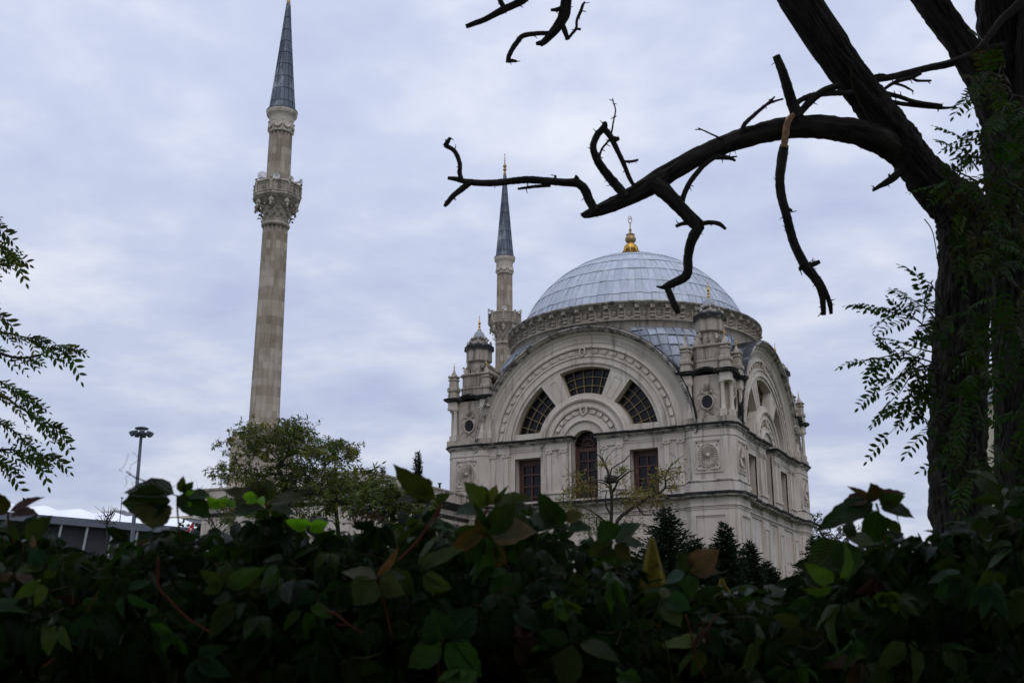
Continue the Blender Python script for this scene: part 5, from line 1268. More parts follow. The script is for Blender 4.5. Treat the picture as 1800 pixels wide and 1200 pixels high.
# ------------------------------------------------------------------ mid-distance trees
def grow_tree(name, label, base, clumps, trunk_pts, r0, leaf, nleaf, tints, cat='tree', group=None, seed=1, flat=.5, aspect=.28, twigs=True, nest=None):
    """trunk_pts and clumps (centre, radius) in world space; limbs grow to each clump, leaves fill it"""
    rnd = random.Random(seed); root = thing(name, label, cat, (base.x, base.y, 0), group); loc = lambda p: (p[0]-base.x, p[1]-base.y, p[2])
    nodes = [(Vector(p), i-1) for i, p in enumerate(trunk_pts)]; load = [0]*len(nodes); paths = []
    for c, r in sorted(clumps, key=lambda q: (q[0]-trunk_pts[-1]).length):
        best = min(range(1, len(nodes)), key=lambda i: (nodes[i][0]-c).length+max(0, nodes[i][0].z-c.z)*.9)
        a = nodes[best][0]; n = max(2, int((c-a).length/.7)); prev = best
        for k in range(1, n+1):
            t = k/n; p = a.lerp(c, t)+Vector((0, 0, (c-a).length*.10*math.sin(PI*t)))+vjit(rnd, .05*(c-a).length*(1-t)*t*4)
            nodes.append((p, prev)); prev = len(nodes)-1
        paths.append((prev, r))
    load = [0]*len(nodes)
    for e_, r in paths:
        k = e_
        while k >= 0: load[k] += 1; k = nodes[k][1]
    tot = max(1, max(load)); rad = [max(.012, r0*(max(.3, l)/tot)**.55) for l in load]
    tk, brm = MB(), MB(); ntr = len(trunk_pts)
    tk.tube([nodes[i][0] for i in range(ntr)], [max(rad[i], r0*(1-.5*i/ntr) if i < ntr-1 else rad[i]) for i in range(ntr)], 12, .10, seed, step=.25)
    for i in range(ntr, len(nodes)):
        p, q = nodes[i]; brm.tube([nodes[q][0], p], [min(rad[q], rad[i]*1.35), rad[i]], 6, cap=False)
    lv = MB()
    for (c, r) in clumps:
        tn = rnd.choice(tints); m = max(3, int(nleaf*(r**2)))
        tw_ = [(c+Vector((rnd.gauss(0, r*.55), rnd.gauss(0, r*.55), rnd.gauss(0, r*.55*flat))), vjit(rnd, 1).normalized()) for _ in range(max(2, m//9))]
        for tp_, td in tw_:
            td.z *= .4; L = r*rnd.uniform(.35, .7)
            if twigs: brm.tube([c.lerp(tp_, .3), tp_, tp_+td*L], [.012, .009, .004], 3, cap=False)
            k_ = rnd.uniform(.65, 1.3)
            for _ in range(9):
                p = tp_+td*L*rnd.random()+vjit(rnd, r*.09); d = (td+vjit(rnd, .6)); d.z -= .25
                diamond(lv, p, d, (Vector((0, 0, 1))+vjit(rnd, .55)).normalized(), leaf*rnd.uniform(.6, 1.3), leaf*aspect*rnd.uniform(.8, 1.3), tuple(x*k_*rnd.uniform(.85, 1.15) for x in tn), .2)
    t_ = tk.build('trunk', M['bark_far'], root, loc); brm.build('branches', M['bark_far'], t_, loc); lv.build('crown', M['leaf_far'], root, loc)
    return root
def pxclumps(D, spec, seed, n_per=1.0, depth=1.0):
    """clumps scattered in pixel ellipses (cx,cy,rx,ry,count,clump radius px) around depth D"""
    r = random.Random(seed); out_ = []
    for cx, cy, rx, ry, n, cr in spec:
        for _ in range(int(n*n_per)):
            a, q = r.uniform(0, 2*PI), math.sqrt(r.random())
            dd = D+r.gauss(0, depth*.5); out_.append((at(cx+rx*q*math.cos(a), cy+ry*q*math.sin(a), dd), cr*r.uniform(.75, 1.25)*D/FPX))
    return out_
TG = [(.085, .110, .020), (.105, .130, .024), (.062, .090, .020), (.135, .13, .026)]
D = 55
base = at(497, 950, D); base.z = 0
grow_tree('round_crowned_tree', 'round crowned leafy tree with dark forked limbs in front of the near minaret', base,
          pxclumps(D, [(490, 770, 55, 28, 22, 20), (425, 775, 35, 28, 12, 15), (555, 800, 62, 30, 22, 20), (600, 790, 28, 20, 8, 13), (470, 830, 75, 32, 22, 20), (400, 835, 30, 16, 6, 14), (560, 850, 70, 28, 20, 19), (505, 745, 26, 10, 7, 12), (375, 830, 10, 8, 2, 9), (620, 800, 10, 12, 4, 9), (500, 880, 60, 20, 12, 18), (428, 885, 42, 24, 13, 16), (470, 910, 80, 18, 14, 16)], 4, 2.3, 3.0),
          [base, at(497, 1000, D), at(498, 930, D), at(499, 890, D), at(501, 858, D), at(497, 838, D), at(488, 822, D), at(505, 800, D)], .17, .21, 200, TG, seed=6, group=None)
D = 57
base = at(598, 960, D); base.z = 0
grow_tree('young_tree', 'smaller leafy tree with thin stems just right of the round crowned tree', base,
          pxclumps(D, [(600, 860, 34, 30, 12, 15), (640, 840, 26, 18, 7, 13), (575, 900, 40, 22, 10, 15), (650, 880, 30, 20, 8, 14)], 8, 2.6, 1.8),
          [base, at(598, 1000, D), at(594, 930, D), at(590, 890, D), at(592, 850, D)], .11, .28, 170, TG, seed=16)
D = 50
base = at(690, 990, D); base.z = 0
grow_tree('yellow_green_tree', 'low yellow green tree in front of the stained parapet of the wing', base,
          pxclumps(D, [(672, 862, 36, 22, 13, 15), (712, 880, 34, 16, 11, 13), (660, 890, 50, 24, 14, 16), (740, 885, 30, 16, 8, 13), (690, 925, 60, 30, 14, 17)], 12, 2.8, 1.8),
          [base, at(690, 1020, D), at(689, 950, D), at(690, 900, D)], .12, .26, 200, [(.085, .105, .020), (.070, .090, .018), (.055, .072, .016)], seed=26)
# sparse autumn tree with a nest before the front wall
D = 62
bt = thing('bare_autumn_tree', 'nearly bare autumn tree holding a dark nest before the middle window of the mosque', 'tree')
b0_ = at(1072, 1000, D); bt.location = (b0_.x, b0_.y, 0); toB = lambda p: (p[0]-b0_.x, p[1]-b0_.y, p[2])
m = MB(); P = [Vector((b0_.x, b0_.y, -.1)), Vector((b0_.x, b0_.y, 3))]+[at(x, y, D) for x, y in ((1072, 960), (1074, 921), (1075.5, 885), (1074.5, 864), (1071.5, 846), (1069.5, 832), (1063.5, 816), (1054, 801), (1046, 797))]
m.tube(P, [.16, .14]+[q*D/FPX for q in (3.9, 3.4, 3.1, 3, 2.5, 2.1, 1.7, 1.3, .7)], 10, .08, 2, step=.3); bt_t = m.build('trunk', M['bark_far'], bt, toB)
bpaths = [[(1080, 935, 4), (1086, 914, 3.6), (1098, 902, 3.3), (1111.5, 892.5, 3.1), (1128, 881, 2.8), (1140, 873, 2.5), (1161, 865.5, 2.3), (1170, 856.5, 2.1), (1170, 845, 1.9), (1168, 838, 1.7), (1173, 828, 1.4), (1178, 820, 1.1), (1182, 813, .7)],
          [(1172, 826, 1), (1184, 822, .8), (1198, 820, .5)], [(1180, 818, .9), (1190, 808, .7), (1202, 800, .4)], [(1168, 858, 1.2), (1180, 857, 1), (1190, 856, .6)], [(1170, 846, 1.3), (1180, 838, 1), (1192, 836, .5)], [(1169, 840, 1), (1163, 832, .7), (1160, 822, .4)],
          [(1076, 866, 2.6), (1083, 853, 2.1), (1086, 845, 2), (1096, 836, 1.7), (1107, 828, 1.4), (1116, 826, .6)], [(1074, 848, 2), (1085, 840, 1.6), (1096, 830, 1.2), (1102, 827, .6)], [(1072, 836, 1.6), (1075.5, 823, 1.3), (1086, 816, 1.2), (1098, 809, 1.1), (1106, 800, 1), (1111, 795, .5)],
          [(1071, 850, 1.8), (1064, 846, 1.6), (1056, 843, 1.2), (1040, 845, .7)], [(1072, 858, 1.6), (1062, 849, 1.3), (1052, 847, 1), (1038, 850, .5)], [(1063, 816, 1), (1066, 805, .8), (1072, 798, .6), (1080, 789, .4)], [(1062, 812, .9), (1058, 800, .7), (1064, 790, .4)],
          [(1074, 905, 2), (1066, 890, 1.5), (1064, 875, 1.1), (1067, 861, .6)], [(1074, 925, 2), (1050, 905, 1.6), (1030, 893, 1.2), (990, 880, .9), (990, 870, .7), (994, 862, .4)], [(1060, 950, 1.6), (1050, 928, 1.3), (1049, 910, .9), (1055, 905, .5)], [(1083, 871, 1.2), (1090, 867, 1.2), (1097, 865, .7)], [(1120, 890, 1.6), (1132, 905, 1.2), (1145, 905, .8), (1150, 898, .4)]]
m = MB()
for i, q in enumerate(bpaths): limb(m, q, D, 0, i, 6, .3)
m.build('branches', M['bark_far'], bt_t, toB)
lv = MB(); tw = MB(); rl = random.Random(31)
for cx, cy, rx, ry, n, ti in ((1012, 838, 24, 12, 80, 0), (1015, 862, 20, 16, 110, 1), (1035, 860, 20, 18, 110, 1), (1000, 862, 14, 8, 50, 0), (1060, 815, 14, 8, 40, 0), (1095, 826, 14, 7, 60, 2), (1110, 868, 26, 10, 120, 0), (1140, 868, 34, 12, 170, 0), (1105, 888, 26, 12, 90, 0), (1150, 890, 40, 14, 130, 1),
                              (1168, 832, 20, 12, 100, 0), (1150, 845, 16, 14, 80, 1), (1185, 855, 14, 10, 40, 0), (1190, 830, 14, 14, 40, 0), (1078, 850, 30, 20, 60, 0), (1010, 900, 30, 24, 150, 2), (1035, 925, 30, 24, 150, 2), (1100, 930, 40, 20, 120, 0), (990, 880, 20, 14, 60, 2), (1195, 810, 12, 10, 16, 0)):
    for _ in range(int(n*1.3)):
        p = at(cx+rl.gauss(0, rx*.5), cy+rl.gauss(0, ry*.5), D+rl.gauss(0, .5)); tn = lt(rl, ((.20, .165, .045), (.16, .12, .03), (.14, .15, .04))[ti], .4)
        d = vjit(rl, 1); d.z -= .4; diamond(lv, p, d, vjit(rl, 1).normalized(), rl.uniform(.13, .26), rl.uniform(.05, .085), tn)
        if _ % 6 == 0: q = vjit(rl, .22); tw.tube([p-q, p, p+q*.6], [.012, .009, .004], 3, cap=False)
lv.build('crown', M['leaf_far'], bt, toB); tw.build('twigs', M['bark_far'], bt_t, toB)
nest = MB(); rl = random.Random(41); nc = at(1075, 842, D-.12)
for k in range(110):
    a = rl.uniform(0, 2*PI); rr = rl.uniform(.12, .42); c = nc+Vector((rr*math.cos(a), rr*math.sin(a), rl.uniform(-.14, .16))); t_ = Vector((-math.sin(a), math.cos(a), rl.uniform(-.3, .3)))*rl.uniform(.15, .28)
    nest.tube([c-t_, c+vjit(rl, .03), c+t_], [.012, .014, .008], 4, cap=False)
tag(nest.build('nest', M['nest']), 'dark twig nest lodged in the fork of the bare autumn tree', 'nest')

def conifer(name, label, px, ptop, pbase, D, wpx, seed, tints=((.007, .014, .007), (.011, .021, .009)), group=None, ragged=.35):
    """dense dark conifer: whorls of drooping sprays round a straight stem"""
    rnd = random.Random(seed); top_ = at(px, ptop, D); bz = at(px, pbase, D)
    root = thing(name, label, 'conifer', (top_.x, top_.y, 0), group); H = top_.z; W = wpx/2*D/FPX; hv = H-bz.z
    m = MB(); m.tube([(0, 0, 0), (0, 0, H*.6), (0, 0, H-.1)], [.13, .07, .015], 8); m.build('trunk', M['bark_far'], root)
    lv = MB(); z = H
    while z > 1.2:
        f = (H-z)/hv; R = W*min(1.25, (.10+.95*f**.8))
        for k in range(int((7+24*min(1, f))*(1 if z > bz.z-2 else .35))):
            a = rnd.uniform(0, 2*PI); Lr = R*rnd.uniform(1-ragged*1.3, 1.15); rise = rnd.uniform(-.1, .45); k_ = rnd.uniform(.6, 1.5); tn = rnd.choice(tints)
            for q in range(int(4+Lr*9)):
                t = (q+rnd.random())/(4+Lr*9); p = Vector((math.cos(a)*Lr*t, math.sin(a)*Lr*t, z+rise*Lr*t-.12*t*t*Lr))+vjit(rnd, .05)
                d = Vector((math.cos(a+rnd.gauss(0, .6)), math.sin(a+rnd.gauss(0, .6)), rnd.uniform(.0, .8)))
                diamond(lv, p, d, vjit(rnd, 1).normalized(), rnd.uniform(.16, .34), rnd.uniform(.05, .09), tuple(c*k_ for c in tn), .05)
        z -= .16+.02*rnd.random()
    lv.build('crown', M['leaf_far'], root); return root
conifer('conifer_tree', 'broad dark conifer under the right front window, largest of the conifers by the mosque', 1170, 896, 985, 58, 120, 1)
conifer('conifer_tree', 'ragged dark conifer between the broadest one and the small broadleaf bush', 1222, 950, 1000, 57, 80, 2, ragged=.6)
conifer('conifer_tree', 'pointed dark conifer with a spiky tip before the corner panel of the mosque', 1273, 922, 985, 58, 62, 3)
conifer('conifer_tree', 'thin pointed conifer just right of the spiky one at the mosque corner', 1316, 955, 1000, 60, 48, 4)
conifer('conifer_tree', 'small low conifer tip under the blind arches of the right wall', 1348, 990, 1015, 62, 44, 5)
conifer('conifer_tree', 'dark conifer at the far right end of the mosque wall', 1432, 945, 1010, 74, 80, 6, ragged=.6)
D = 60; base = at(1250, 1020, D); base.z = 0
grow_tree('broadleaf_bush', 'small open broadleaf bush standing between two conifers by the mosque', base, pxclumps(D, [(1250, 962, 18, 12, 12, 7), (1245, 985, 24, 14, 10, 9), (1275, 1000, 30, 14, 8, 10)], 5, 1, 1.0), [base, at(1250, 1060, D), at(1250, 1000, D)], .07, .16, 260, [(.035, .045, .016), (.05, .06, .02)], 'bush', seed=3, aspect=.5)
D = 95; base = at(1460, 1000, D); base.z = 0
grow_tree('distant_tree', 'thin leaved tree beyond the right end of the mosque', base, pxclumps(D, [(1440, 925, 22, 22, 16, 12), (1480, 935, 26, 18, 14, 12), (1450, 965, 40, 20, 14, 14)], 6, 1, 2), [base, at(1460, 1040, D), at(1458, 960, D)], .2, .34, 70, [(.05, .05, .03), (.035, .045, .02)], seed=13)
D = 92; base = at(735, 940, D); base.z = 0
conifer('slender_cedar', 'slender wispy conifer tip showing above the wing roof left of the mosque', 735, 796, 860, D, 24, 8, ((.03, .045, .03), (.02, .03, .02)), ragged=.8)
conifer('slender_cedar', 'tiny conifer top just over the wing parapet, left of the wispy one', 673, 826, 860, 88, 14, 9, ((.03, .045, .02), (.02, .03, .015)), ragged=.7)
D = 70; sap = thing('bare_sapling', 'leafless branching sapling left of the minaret pedestal', 'tree'); p0_ = at(392, 960, D); sap.location = (p0_.x, p0_.y, 0); toS = lambda p: (p[0]-p0_.x, p[1]-p0_.y, p[2])
m = MB(); m.tube([(p0_.x, p0_.y, 0), tuple(at(390, 960, D)), tuple(at(384, 940, D)), tuple(at(375, 920, D)), tuple(at(362, 900, D)), tuple(at(350, 888, D)), tuple(at(340, 880, D))], [.08, .07, .06, .05, .035, .025, .01], 6); t_ = m.build('trunk', M['bark_far'], sap, toS)
rl = random.Random(55); m = MB()
for k in range(46):
    i = rl.uniform(0, 1); a = at(388-46*i, 945-60*i, D); x, y = 388-46*i+rl.uniform(-28, 40), 945-60*i-rl.uniform(6, 46); b_ = at(x, y, D+rl.uniform(-.6, .6)); c = a.lerp(b_, .5)+vjit(rl, .1)
    m.tube([a, c, b_], [.022, .016, .006], 4, cap=False); m.tube([c, b_+vjit(rl, .35)], [.012, .005], 4, cap=False)
m.build('branches', M['bark_far'], t_, toS)
D = 120; sp2 = thing('bare_street_tree', 'small leafless tree standing before the white membrane roof', 'tree'); p0_ = at(188, 960, D); sp2.location = (p0_.x, p0_.y, 0); toS2 = lambda p: (p[0]-p0_.x, p[1]-p0_.y, p[2])
m = MB(); m.tube([(p0_.x, p0_.y, 0), tuple(at(188, 940, D)), tuple(at(188, 905, D))], [.10, .08, .05], 6); t_ = m.build('trunk', M['bark_far'], sp2, toS2)
m = MB(); rl = random.Random(56)
for k in range(18):
    a = at(188, 925-rl.uniform(0, 22), D); b_ = at(188+rl.uniform(-24, 24), 893+rl.uniform(-6, 20), D); c = a.lerp(b_, .55)-Vector((0, 0, .15)); m.tube([a, c, b_], [.05, .04, .015], 4, cap=False); m.tube([c, b_+vjit(rl, .5)], [.03, .012], 4, cap=False)
m.build('branches', M['bark_far'], t_, toS2)
for k, (px, w_, sd) in enumerate(((375, 28, 1), (352, 20, 2), (400, 26, 3))):
    D = 160; base = at(px, 960, D); base.z = 0
    grow_tree('dark_tree', ('dark bushy tree far behind the bare sapling', 'dark tree next to the red flag on its right', 'dark far tree against the base of the minaret')[k], base, pxclumps(D, [(px, 935, w_*.6, 14, 9, 13), (px, 960, w_*.7, 14, 8, 14)], sd, 1, 2), [base, at(px, 1000, D), at(px, 945, D)], .2, .6, 12, [(.02, .03, .014), (.015, .024, .012)], seed=sd, aspect=.6)

# ------------------------------------------------------------------ iron fence under the creeper
FD = 2.05                                              # the fence line runs square to the view
fence = thing('iron_fence', 'dark iron railing with gold painted spear tips poking out of the creeper hedge', 'fence')
fo = CAM+FLAT*FD; fence.location = (fo.x, fo.y, 0)
fp = lambda s_, o, z: tuple(RT*s_+FLAT*o+Vector((0, 0, z)))
def lat(px, py, D):
    p = at(px, py, D)-fo; return p.dot(RT), p.dot(FLAT), (p+fo).z
m = MB()
for z in (.25, 1.38): m.obox(fp(0, .12, z), RT*1.9, FLAT*.012, (0, 0, .018))
m.build('rail', M['iron'], fence)
for px, ptop, D, half, zig in ((1146, 945, 2.02, .027, False), (1269, 1016, 2.12, .034, True)):
    s_, o_, zt = lat(px, ptop, D)
    b_ = MB(); b_.tube([fp(s_, o_, 0), fp(s_, o_, zt-.10)], [.009, .009], 8); bar = b_.build('bar', M['iron'], fence)
    t = MB(); H = .115
    ring = lambda w_, d_, z: [fp(s_+x*w_, o_+y*d_, z) for x, y in ((-1, .35), (-.55, -.8), (0, -1), (.55, -.8), (1, .35), (.5, .9), (-.5, .9))]
    if not zig:
        t.loft([ring(half*.4, .008, zt-.160), ring(half*.98, .012, zt-.100), ring(half*.92, .012, zt-.082), ring(half*.62, .011, zt-.050), ring(half*.34, .010, zt-.018), ring(half*.24, .008, zt-.005), ring(half*.14, .005, zt-.001), ring(.001, .001, zt)], False)
    else:
        t.loft([ring(half*.9, .006, zt-H*.95), ring(half, .007, zt-H*.62), ring(half*.45, .006, zt-H*.28), ring(.003, .003, zt)], True)
        for k in range(5):                             # overlapping chevron plumes
            zz = zt-H*(.22+.17*k); w_ = half*(.55+.16*k)
            for q in (-1, 1): t.tube([fp(s_, o_-.014, zz+.012), fp(s_+q*w_*.55, o_-.013, zz-.006), fp(s_+q*w_*1.05, o_-.008, zz-.020)], [.0042, .0048, .0025], 6)
    t.build('spear_tip', M['gold_paint'], bar)

# ------------------------------------------------------------------ creeper hedge
hedge = thing('creeper_hedge', 'dense dark Virginia creeper hedge across the whole foreground, some leaves turning red', 'hedge', (fo.x, fo.y, 0))
toH = lambda p: (p[0]-fo.x, p[1]-fo.y, p[2])
rh = random.Random(77)
def leaflet(mb, P0, P1, w_, nrm, tint, curl=.12, fold=.25, wav=.05, tip2=None, uvk=1.0, tint2=None):
    """ovate toothed leaflet from stalk P0 to tip P1; curl bends the tip back, fold lifts the halves"""
    ax = P1-P0; L = ax.length; d = ax/L; side = d.cross(nrm)
    if side.length < 1e-5: side = d.orthogonal()
    side.normalize(); n = side.cross(d).normalized()
    N = 9; vs, uvv = [], []; ph = rh.uniform(0, 6)
    for i in range(N+1):
        t = i/N; wd = w_*.5*(math.sin(PI*min(1, t**.80))**.85)*(1.10-.22*t) if 0 < t < 1 else .004*w_
        tooth = 1+(.05 if i % 2 else -.03)*(1 if t > .25 else .3)
        c = P0+d*L*t-n*L*curl*t*t+n*L*.03*math.sin(PI*t)
        for q in (-1, -.5, 0, .5, 1):
            e_ = abs(q); o = side*q*wd*(tooth if e_ == 1 else 1)+n*(fold*wd*e_**1.4+wav*wd*math.sin(ph+t*9+q*2)*e_)
            if e_ == 1 and 0 < t < 1: o = o+d*L*.018*(1 if i % 2 else -1)
            vs.append(tuple(c+o)); uvv.append((q*wd/w_*2, t))
    fs, uvs = [], []
    for i in range(N):
        for j in range(4):
            f = (i*5+j, i*5+j+1, (i+1)*5+j+1, (i+1)*5+j); fs.append(f); uvs.append([uvv[k] for k in f])
    if tint2 is None: mb.add(vs, fs, True, tint, uvs)
    else:
        o = len(mb.v); mb.v.extend(vs)
        for k, f in enumerate(fs):
            i, j = divmod(k, 4); g_ = min(1, max(0, (abs(j-1.5)/1.5*.6+i/N*.6)+rh.uniform(-.15, .15)))
            mb.tint[len(mb.f)] = tuple(a*(1-g_)+b*g_ for a, b in zip(tint, tint2)); mb.uv[len(mb.f)] = uvs[k]; mb.f.append(tuple(o+x for x in f)); mb.sm.append(True)
GREENS = [(.017, .048, .007), (.010, .030, .007), (.022, .058, .008), (.036, .062, .009), (.007, .022, .006), (.012, .038, .010)]
AUT = [(.060, .022, .012), (.085, .038, .016), (.055, .055, .014), (.06, .07, .016), (.045, .013, .010), (.085, .058, .025)]
def tv(c, v=.25):
    k = rh.uniform(1-v, 1+v); return tuple(x*k*rh.uniform(.92, 1.08) for x in c)
def palmate(mb, st, base, out_, n, size, tint, nl=5, spread=128, tint2=None):
    """five-fingered creeper leaf; out_ = direction of the middle leaflet, n = face normal"""
    out_ = out_.normalized(); side = out_.cross(n)
    if side.length < 1e-5: side = out_.orthogonal()
    side.normalize(); n = side.cross(out_).normalized()
    for k in range(nl):
        a = RAD((k-(nl-1)/2)*spread/(nl-1)+rh.uniform(-7, 7)); f = 1-.16*abs(k-(nl-1)/2)
        d = (out_*math.cos(a)+side*math.sin(a)-n*rh.uniform(-.1, .75)-Vector((0, 0, rh.uniform(0, .5)))).normalized(); L = size*f*rh.uniform(.88, 1.1)
        leaflet(mb, base+d*size*.14, base+d*(size*.14+L), L*rh.uniform(.40, .54), (n+vjit(rh, .38)).normalized(), tv(tint, .15), rh.uniform(.0, .5), rh.uniform(.05, .6), .10, tint2=tint2)
    if st is not None:
        p = base-out_*size*.5-n*size*.35-Vector((0, 0, size*.25)); st.tube([p, base.lerp(p, .45)+vjit(rh, size*.05), base], [size*.022, size*.02, size*.022], 5, cap=False)
TOPS = [(-100, 880), (0, 900), (40, 925), (80, 915), (110, 945), (170, 945), (215, 935), (260, 920), (300, 905), (350, 918), (390, 912), (430, 888), (500, 893), (560, 915), (600, 908), (640, 890), (690, 890), (740, 888), (790, 892),
        (850, 888), (900, 886), (950, 882), (990, 920), (1040, 945), (1090, 962), (1150, 985), (1200, 988), (1250, 1003), (1290, 1020), (1330, 1024), (1380, 1010), (1420, 975), (1460, 935), (1520, 920), (1580, 915), (1640, 925), (1700, 900), (1760, 840), (1830, 800), (1950, 770)]
def top_at(px):
    for (x0, y0), (x1, y1) in zip(TOPS, TOPS[1:]):
        if x0 <= px <= x1: return y0+(y1-y0)*(px-x0)/(x1-x0)
    return 900
# the hedge is a bank of leaves with depth: its top follows TOPS at the fence line, its face leans towards the viewer
fol, stm = MB(), MB()
def world_on(px, py, D): return at(px, py, D)
cnt = 0
for k in range(2500):
    px = rh.uniform(-180, 1980); t0 = top_at(px); u = rh.random()
    py = t0+26+(1330-t0)*u**1.15
    D = 1.70+.55*rh.random()**1.3+.25*max(0, 1-(py-t0)/160)
    b_ = at(px, py, D)
    face = (-FLAT*rh.uniform(.25, 1.0)+Vector((0, 0, 1))*rh.uniform(.15, 1.0)+RT*rh.uniform(-.6, .6)).normalized()
    dn = (Vector((0, 0, -1))*rh.uniform(.1, 1)+RT*rh.uniform(-1, 1)+-FLAT*rh.uniform(-.2, .5)).normalized()
    if py < t0+45: dn = (Vector((0, 0, 1))*rh.uniform(-.5, .5)+RT*rh.uniform(-1, 1)-FLAT*rh.uniform(-.5, .5)).normalized(); face = (Vector((0, 0, 1))*.9-FLAT*.35+vjit(rh, .3)).normalized()
    r = rh.random(); t = rh.choice(GREENS) if r < .975 else rh.choice(AUT)
    palmate(fol, stm, b_, dn, face, rh.uniform(.036, .072), tv(t), rh.choice((5, 5, 5, 4)), rh.uniform(120, 190))
for k in range(900):                                   # deeper leaves that close the bank, tinted darker to paint shade into the gaps
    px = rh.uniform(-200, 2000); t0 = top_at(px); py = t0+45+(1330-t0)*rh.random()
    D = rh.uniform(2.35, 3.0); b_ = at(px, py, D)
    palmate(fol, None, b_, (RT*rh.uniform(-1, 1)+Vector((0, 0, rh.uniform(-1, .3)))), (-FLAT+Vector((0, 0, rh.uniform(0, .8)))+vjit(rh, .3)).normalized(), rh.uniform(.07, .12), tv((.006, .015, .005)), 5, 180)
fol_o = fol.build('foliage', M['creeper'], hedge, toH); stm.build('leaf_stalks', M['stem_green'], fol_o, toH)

# leaves that stand out one by one in the photograph, each spray a part of the hedge
def sprig(label, D, leaflets, stem=None, stem_mat='stem_red', stem_r=.0016):
    """leaflets: (x0,y0,x1,y1,width px,colour,face) in photograph pixels at depth D; face: c camera, u up, d underside"""
    m = MB()
    for q in leaflets:
        x0, y0, x1, y1, wpx, col = q[:6]; fc = q[6] if len(q) > 6 else 'c'; dz = q[7] if len(q) > 7 else rh.uniform(-.03, .02); t2 = q[8] if len(q) > 8 else None
        P0, P1 = at(x0, y0, D), at(x1, y1, D+dz)
        n = {'c': -FW*1.0+UP*.25, 'u': UP*.9-FW*.5, 'd': -FW*.7-UP*.5, 'l': -FW-RT*.7+UP*.2, 'r': -FW+RT*.7+UP*.2}[fc]+vjit(rh, .12)
        leaflet(m, P0, P1, wpx*D/FPX, n.normalized(), tv(tuple(x*1.45 for x in col), .1), rh.uniform(.04, .14), rh.uniform(.12, .35), .07, tint2=t2)  # leaf colours raised, painting in the look of lit leaves
    o = m.build('leaf_spray', M['creeper'], hedge, toH)
    if label: o['label'] = label
    if stem:
        s_ = MB(); P = [at(x, y, D+.01) for x, y in stem]; s_.tube(P, [stem_r*(1.25-.5*i/(len(P)-1)) for i in range(len(P))], 6, step=.01); s_.build('vine_stem', M[stem_mat], o, toH)
    return o
G1, G2, G3 = (.016, .036, .010), (.026, .050, .012), (.040, .060, .014)
YL, BR, RD, LIME, PALE, PINK = (.10, .115, .018), (.16, .07, .02), (.10, .022, .018), (.20, .46, .02), (.085, .09, .034), (.22, .11, .08)
sprig(None, 1.90, [(306, 868, 216, 858, 62, G1, 'u'), (300, 880, 210, 884, 58, G1, 'l'), (268, 882, 270, 928, 64, PALE, 'd'), (312, 872, 372, 905, 48, G1, 'u'), (318, 866, 322, 836, 17, G3), (322, 868, 340, 846, 18, G1), (330, 872, 372, 872, 30, G1, 'u'), (300, 888, 262, 925, 40, G1)],
      [(312, 870), (312, 900), (318, 950)])
sprig('young lime green shoot running along the hedge top', 1.88, [(385, 890, 362, 872, 16, LIME), (385, 890, 366, 888, 15, LIME), (392, 886, 402, 872, 17, LIME, 'u'), (400, 884, 378, 884, 16, LIME), (405, 880, 414, 888, 13, LIME), (326, 868, 342, 864, 9, LIME), (452, 873, 424, 872, 18, LIME), (450, 876, 432, 884, 15, LIME), (456, 874, 463, 887, 16, LIME), (336, 882, 330, 890, 9, LIME)],
      [(222, 828), (236, 838), (262, 848), (285, 861), (305, 869), (340, 878), (392, 882), (455, 873)], 'stem_green', 0.00099)
sprig('cluster of fresh bright green leaflets left of centre', 1.86, [(540, 926, 500, 914, 20, LIME), (540, 928, 512, 924, 18, LIME), (541, 924, 535, 908, 17, LIME, 'u'), (545, 926, 578, 918, 19, LIME), (543, 929, 572, 932, 15, LIME)])
sprig(None, 1.95, [(470, 886, 392, 858, 38, (.040, .034, .010), 'u'), (468, 880, 436, 846, 30, (.036, .040, .010)), (472, 880, 470, 842, 32, G3), (478, 884, 535, 873, 34, (.045, .048, .012), 'u'), (476, 892, 520, 900, 28, G2, 'u'), (460, 892, 404, 900, 36, G1, 'u'), (470, 894, 452, 928, 26, G1)], [(471, 886), (463, 925), (465, 968)])
sprig(None, 1.92, [(764, 878, 690, 818, 46, (.034, .046, .012), 'l'), (760, 880, 692, 878, 50, (.036, .034, .010), 'u'), (766, 880, 790, 868, 18, G3), (752, 866, 733, 838, 34, (.030, .046, .012))], [(765, 878), (775, 890), (760, 925), (740, 960)])
sprig('bright topped leaf group at the foot of the left turret', 1.86, [(855, 890, 819, 848, 36, (.055, .085, .014)), (858, 890, 846, 851, 26, G2), (862, 888, 872, 852, 24, PALE), (868, 886, 893, 853, 10, G3), (868, 888, 934, 868, 30, (.05, .065, .016), 'u'), (866, 894, 928, 888, 46, G1, 'u'), (850, 896, 800, 902, 42, (.020, .055, .024), 'u')],
      [(858, 890), (850, 915), (862, 940)])
sprig('leaf group with orange edges under the left front window', 1.80, [(858, 936, 908, 882, 44, G2), (856, 936, 836, 905, 28, (.03, .06, .02), 'c', 0, BR), (852, 934, 782, 974, 30, (.045, .055, .018), 'l', -.01, BR), (864, 942, 942, 930, 60, (.026, .036, .010), 'u', -.02, (.16, .11, .04)), (858, 944, 850, 1028, 44, (.026, .060, .012)), (850, 942, 816, 990, 36, G1), (870, 950, 888, 1024, 24, G2, 'r', 0, BR), (862, 930, 830, 880, 14, G2)],
      [(846, 916), (860, 928), (854, 944), (866, 980)], 'stem_red', 0.00161)
sprig(None, 1.86, [(990, 925, 945, 868, 44, G1, 'l'), (985, 922, 930, 905, 52, G1, 'u'), (975, 915, 956, 866, 24, G2), (992, 915, 1026, 902, 30, (.06, .055, .014), 'u', 0, (.15, .12, .03)), (996, 930, 1040, 926, 34, G1, 'u')])
